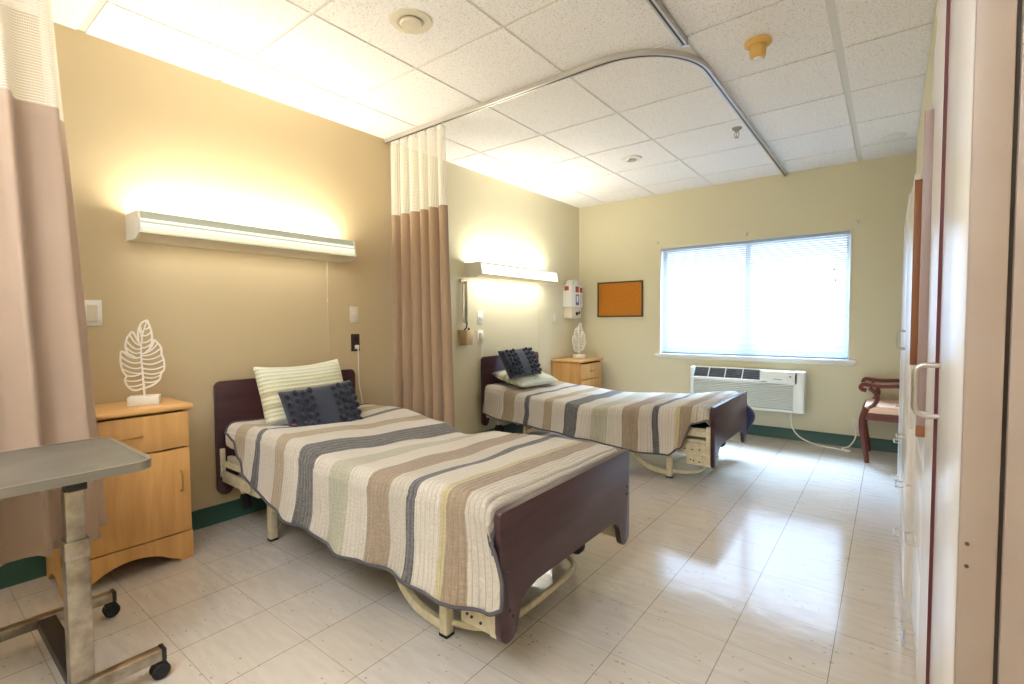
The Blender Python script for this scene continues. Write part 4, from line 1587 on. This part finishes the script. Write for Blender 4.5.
# sloped discharge grille
g = G()
g.rbox((0.62, 0.004, 0.105), Matrix.Translation((1.765, AY + 0.055, 0.620)) @ Matrix.Rotation(R(-38), 4, 'X'), 0)
g.build('outlet_backing', M_slat_dark, t)
g = G()
for i in range(6):
    s = i / 5
    g.box(AX0 + 0.035, 2.08, lerp(AY + 0.012, AY + 0.078, s), lerp(AY + 0.016, AY + 0.082, s), lerp(0.575, 0.655, s), lerp(0.583, 0.663, s))
g.build('outlet_louvers', mat('outlet_grey', srgb(110, 110, 112), 0.5), t)
g = G()
for x in (1.60, 1.76, 1.92):
    g.prism([(AY + 0.006, 0.572), (AY + 0.016, 0.572), (AY + 0.084, 0.658), (AY + 0.074, 0.664)], 'YZ', x - 0.004, x + 0.004)
g.build('outlet_dividers', M_acwhite, t)
g = G()
g.box(2.20, 2.27, AY - 0.002, AY, 0.59, 0.594)
g.box(2.33, 2.345, AY - 0.003, AY + 0.0, 0.617, 0.627)
g.build('badge', M_slat_dark, t)
G().tube(smooth_path([(2.335, AY + 0.09, AZ0 + 0.002), (2.335, AY + 0.10, 0.22), (2.35, AY + 0.10, 0.13), (2.42, AY + 0.09, 0.05), (2.55, AY + 0.07, 0.008), (2.70, AY + 0.02, 0.007),
                      (2.78, AY - 0.03, 0.007), (2.80, AY + 0.0, 0.007), (2.74, AY + 0.06, 0.007), (2.79, AY + 0.12, 0.02), (2.83, AY + 0.15, 0.09), (2.835, AY + 0.172, 0.17)], 8), 0.006, 8).build('power_cord', M_whiteplastic, t)
t = thing('power_outlet', 'ivory outlet low on the window wall behind the armchair', 'outlet', (2.835, D, 0.2))
G().box(2.80, 2.87, D - 0.006, D, 0.14, 0.255, 0.002).build('face_plate', M_ivory, t)

# ------------------------------------------------------------------ armchair, facing the beds
t = thing('armchair', 'wooden armchair with salmon vinyl seat in the far right corner', 'chair', (3.15, 4.9, 0))
ya, yb2 = 4.66, 5.10


def xz(x, y, z):
    return (x, y, z)


for y in (ya, yb2):
    fl = smooth_path([(2.930, y, 0.0), (2.925, y, 0.06), (2.905, y, 0.18), (2.892, y, 0.30), (2.900, y, 0.38), (2.925, y, 0.44)], 6)
    G().tube(fl, [0.017 + 0.008 * (i / (len(fl) - 1)) for i in range(len(fl))], 10).build('leg', M_chairwood, t)
    rl = smooth_path([(3.44, y, 0.0), (3.42, y, 0.2), (3.40, y, 0.42)], 6)
    G().tube(rl, 0.019, 10).build('leg', M_chairwood, t)
    arm = smooth_path([(2.925, y, 0.430), (2.968, y, 0.47), (2.988, y, 0.52), (2.975, y, 0.565), (2.935, y, 0.600)], 6)
    G().tube(arm, 0.016, 10).build('arm_support', M_chairwood, t)
    top_ = smooth_path([(2.918, y, 0.582), (2.888, y, 0.590), (2.880, y, 0.612), (2.898, y, 0.630), (2.94, y, 0.626), (3.02, y, 0.622), (3.15, y, 0.632), (3.40, y, 0.64)], 6)
    G().tube(top_, 0, flat=(0.052, 0.028)).build('armrest', M_chairwood, t)
    bp_ = smooth_path([(3.40, y, 0.42), (3.42, y, 0.62), (3.48, y, 0.92)], 6)
    G().tube(bp_, 0.018, 10).build('back_post', M_chairwood, t)
g = G()
g.box(2.905, 3.42, ya - 0.012, ya + 0.014, 0.345, 0.405, 0.004)
g.box(2.905, 3.42, yb2 - 0.014, yb2 + 0.012, 0.345, 0.405, 0.004)
g.box(2.900, 2.926, ya, yb2, 0.345, 0.405, 0.004)
g.box(3.40, 3.42, ya, yb2, 0.345, 0.405, 0.004)
g.build('seat_rail', M_chairwood, t)
G().box(2.905, 3.42, ya - 0.014, yb2 + 0.014, 0.395, 0.462, 0.022, 4).build('seat', M_salmon, t)
g = G().rbox((0.05, yb2 - ya - 0.06, 0.36), Matrix.Translation((3.45, (ya + yb2) / 2, 0.74)) @ Matrix.Rotation(R(12), 4, 'Y'), 0.018)
g.build('backrest', M_salmon, t)

# ------------------------------------------------------------------ built-in closets along the right side
XA = 3.135
t = thing('wardrobe', 'full-height white wardrobe nearest the camera at right edge', 'wardrobe', (3.4, 1.15, 0))
yA0, yAg, yA1 = 0.744, 1.154, 1.50
bodyo = G()
bodyo.box(XA + 0.018, XR - 0.002, yA0 + 0.006, 1.555, 0, H - 0.002)
bodyo.build('body', M_closet_side, t)
G().box(XA + 0.0, XA + 0.037, yA0 - 0.012, yA0 + 0.003, 0, H - 0.002, 0.0015).build('end_stile', M_closet_side, t)
G().box(XA + 0.042, XR - 0.002, yA0 - 0.012, yA0 + 0.006, 0, H - 0.002, 0.002).build('side_panel', M_closet_side, t)
G().box(XA + 0.035, XA + 0.045, yA0 - 0.004, yA0 + 0.005, 0, H - 0.002).build('groove', M_dark_outlet, t)
d1 = sub(G().box(XA, XA + 0.018, yA0 + 0.0035, yAg - 0.004, 0.07, H - 0.02, 0.0025).build('door', M_closet, t), t)
d2 = sub(G().prism([(XA - 0.006, yAg + 0.003), (XA + 0.012, yAg + 0.003), (XA + 0.018, 1.553), (XA, 1.553)], 'XY', 0.07, H - 0.02, 0.001).build('door', M_closet, t), t)
G().box(XA - 0.0055, XA + 0.0115, yAg + 0.0012, yAg + 0.0030, 0.07, H - 0.02).build('edge_strip', mat('gap_red', srgb(92, 38, 44), 0.6), d2)


def u_pull_v(par, x, y, z0, z1, d=0.036, r=0.0048):
    G().tube(smooth_path([(x, y, z1), (x - d * 0.7, y, z1), (x - d, y, z1 - 0.012), (x - d, y, (z0 + z1) / 2), (x - d, y, z0 + 0.012), (x - d * 0.7, y, z0), (x, y, z0)], 5), r, 10).build('handle', M_nickel, par)


def u_pull_h(par, x, y0, y1, z, d=0.032, r=0.004):
    G().tube([(x, y0, z), (x - d * 0.85, y0, z), (x - d, y0 + (y1 - y0) * 0.1, z), (x - d, y1 - (y1 - y0) * 0.1, z), (x - d * 0.85, y1, z), (x, y1, z)], r, 10).build('handle', M_nickel, par)


u_pull_v(d1, XA, yAg - 0.035, 0.962, 1.062)
u_pull_v(d2, XA, yAg + 0.04, 0.955, 1.055)
# screw heads on the edge of the near side panel
for z in (0.855, 0.825):
    G().lathe([(0.001, 0.0), (0.0025, 0.0), (0.0025, -0.0015), (0.001, -0.0015)], (XA + 0.008, yA0 - 0.012, z), 'Y', 10).build('screw_head', M_dark_outlet, t)
# rubbed marks on the side panel
g = G()
for (x, z, w, h_) in ((3.163, 1.38, 0.008, 0.03), (3.164, 1.345, 0.006, 0.02), (3.163, 1.29, 0.009, 0.035), (3.165, 1.26, 0.007, 0.03)):
    g.box(x + 0.030, x + 0.030 + w, yA0 - 0.0126, yA0 - 0.0118, z - h_ / 2, z + h_ / 2)
g.build('scuff_mark', M_stain, t)

# middle closet, doors shorter than the near one, with its side edge showing
t = thing('wardrobe', 'second wardrobe with shaded edge coloured pinkish, just past the near one', 'wardrobe', (3.15, 2.0, 0))
y0m, y1m = 1.562, 2.20
G().box(3.158, 3.184, y0m, y1m, 0.0, 2.10, 0.001).build('body', M_closet, t)
ed = sub(G().box(3.1165, 3.157, y0m, y0m + 0.018, 0.865, 1.70, 0.001).build('open_door', M_edge_shade, t), t)
G().box(3.1165, 3.157, y0m, y0m + 0.018, 0.835, 0.865).build('raw_bottom_edge', M_edgewood, ed)
d_ = sub(G().box(3.142, 3.158, y0m + 0.02, y1m - 0.004, 0.72, 1.70, 0.001).build('door', M_closet, t), t)
dl = sub(G().box(3.140, 3.158, y0m, y1m - 0.004, 0.40, 0.715, 0.001).build('drawer', M_closet, t), t)
dl2 = sub(G().box(3.140, 3.158, y0m, y1m - 0.004, 0.08, 0.395, 0.001).build('drawer', M_closet, t), t)
u_pull_h(dl, 3.140, 1.83, 1.93, 0.44)
u_pull_h(dl2, 3.140, 1.74, 1.84, 0.15)
# far closet with a raw wood edge and glossy white doors
t = thing('wardrobe', 'far white wardrobe with an orange wood edge, paired handles', 'wardrobe', (3.15, 3.3, 0))
y0f, y1f = 2.22, 4.20
G().box(3.132, 3.184, y0f + 0.012, y1f, 0.0, 1.66, 0.001).build('body', M_closet, t)
G().box(3.117, 3.140, y0f, y0f + 0.012, 0.98, 1.665, 0.001).build('wood_edge', M_edgewood, t)
ym = 3.05
E_ = [(y0f + 0.013, ym), (ym + 0.004, y1f)]
for i, (a, b) in enumerate(E_):
    # chamfered upper far corner on the last door
    if i == 1:
        poly = [(a, 0.74), (b, 0.74), (b, 1.62), (b - 0.10, 1.78), (a, 1.78)]
        dd = sub(G().prism(poly, 'YZ', 3.117, 3.132, 0.001).build('door', M_closet, t), t)
        u_pull_v(dd, 3.117, ym + 0.05, 1.00, 1.09, 0.03, 0.004)
    else:
        dd = sub(G().box(3.117, 3.132, a, b, 0.74, 1.69, 0.001).build('door', M_closet, t), t)
        u_pull_v(dd, 3.117, ym - 0.04, 1.00, 1.09, 0.03, 0.004)
    for z0, z1 in ((0.52, 0.735), (0.30, 0.515), (0.08, 0.295)):
        dr = sub(G().box(3.117, 3.132, a, b, z0, z1, 0.001).build('drawer', M_closet, t), t)
        ymid = (a + b) / 2
        u_pull_h(dr, 3.117, ymid - 0.05, ymid + 0.05, (z0 + z1) / 2, 0.028, 0.0035)

for o in BASES:
    if '_base' in o:
        del o['_base']
for o in bpy.data.objects:
    if '_base' in o:
        del o['_base']
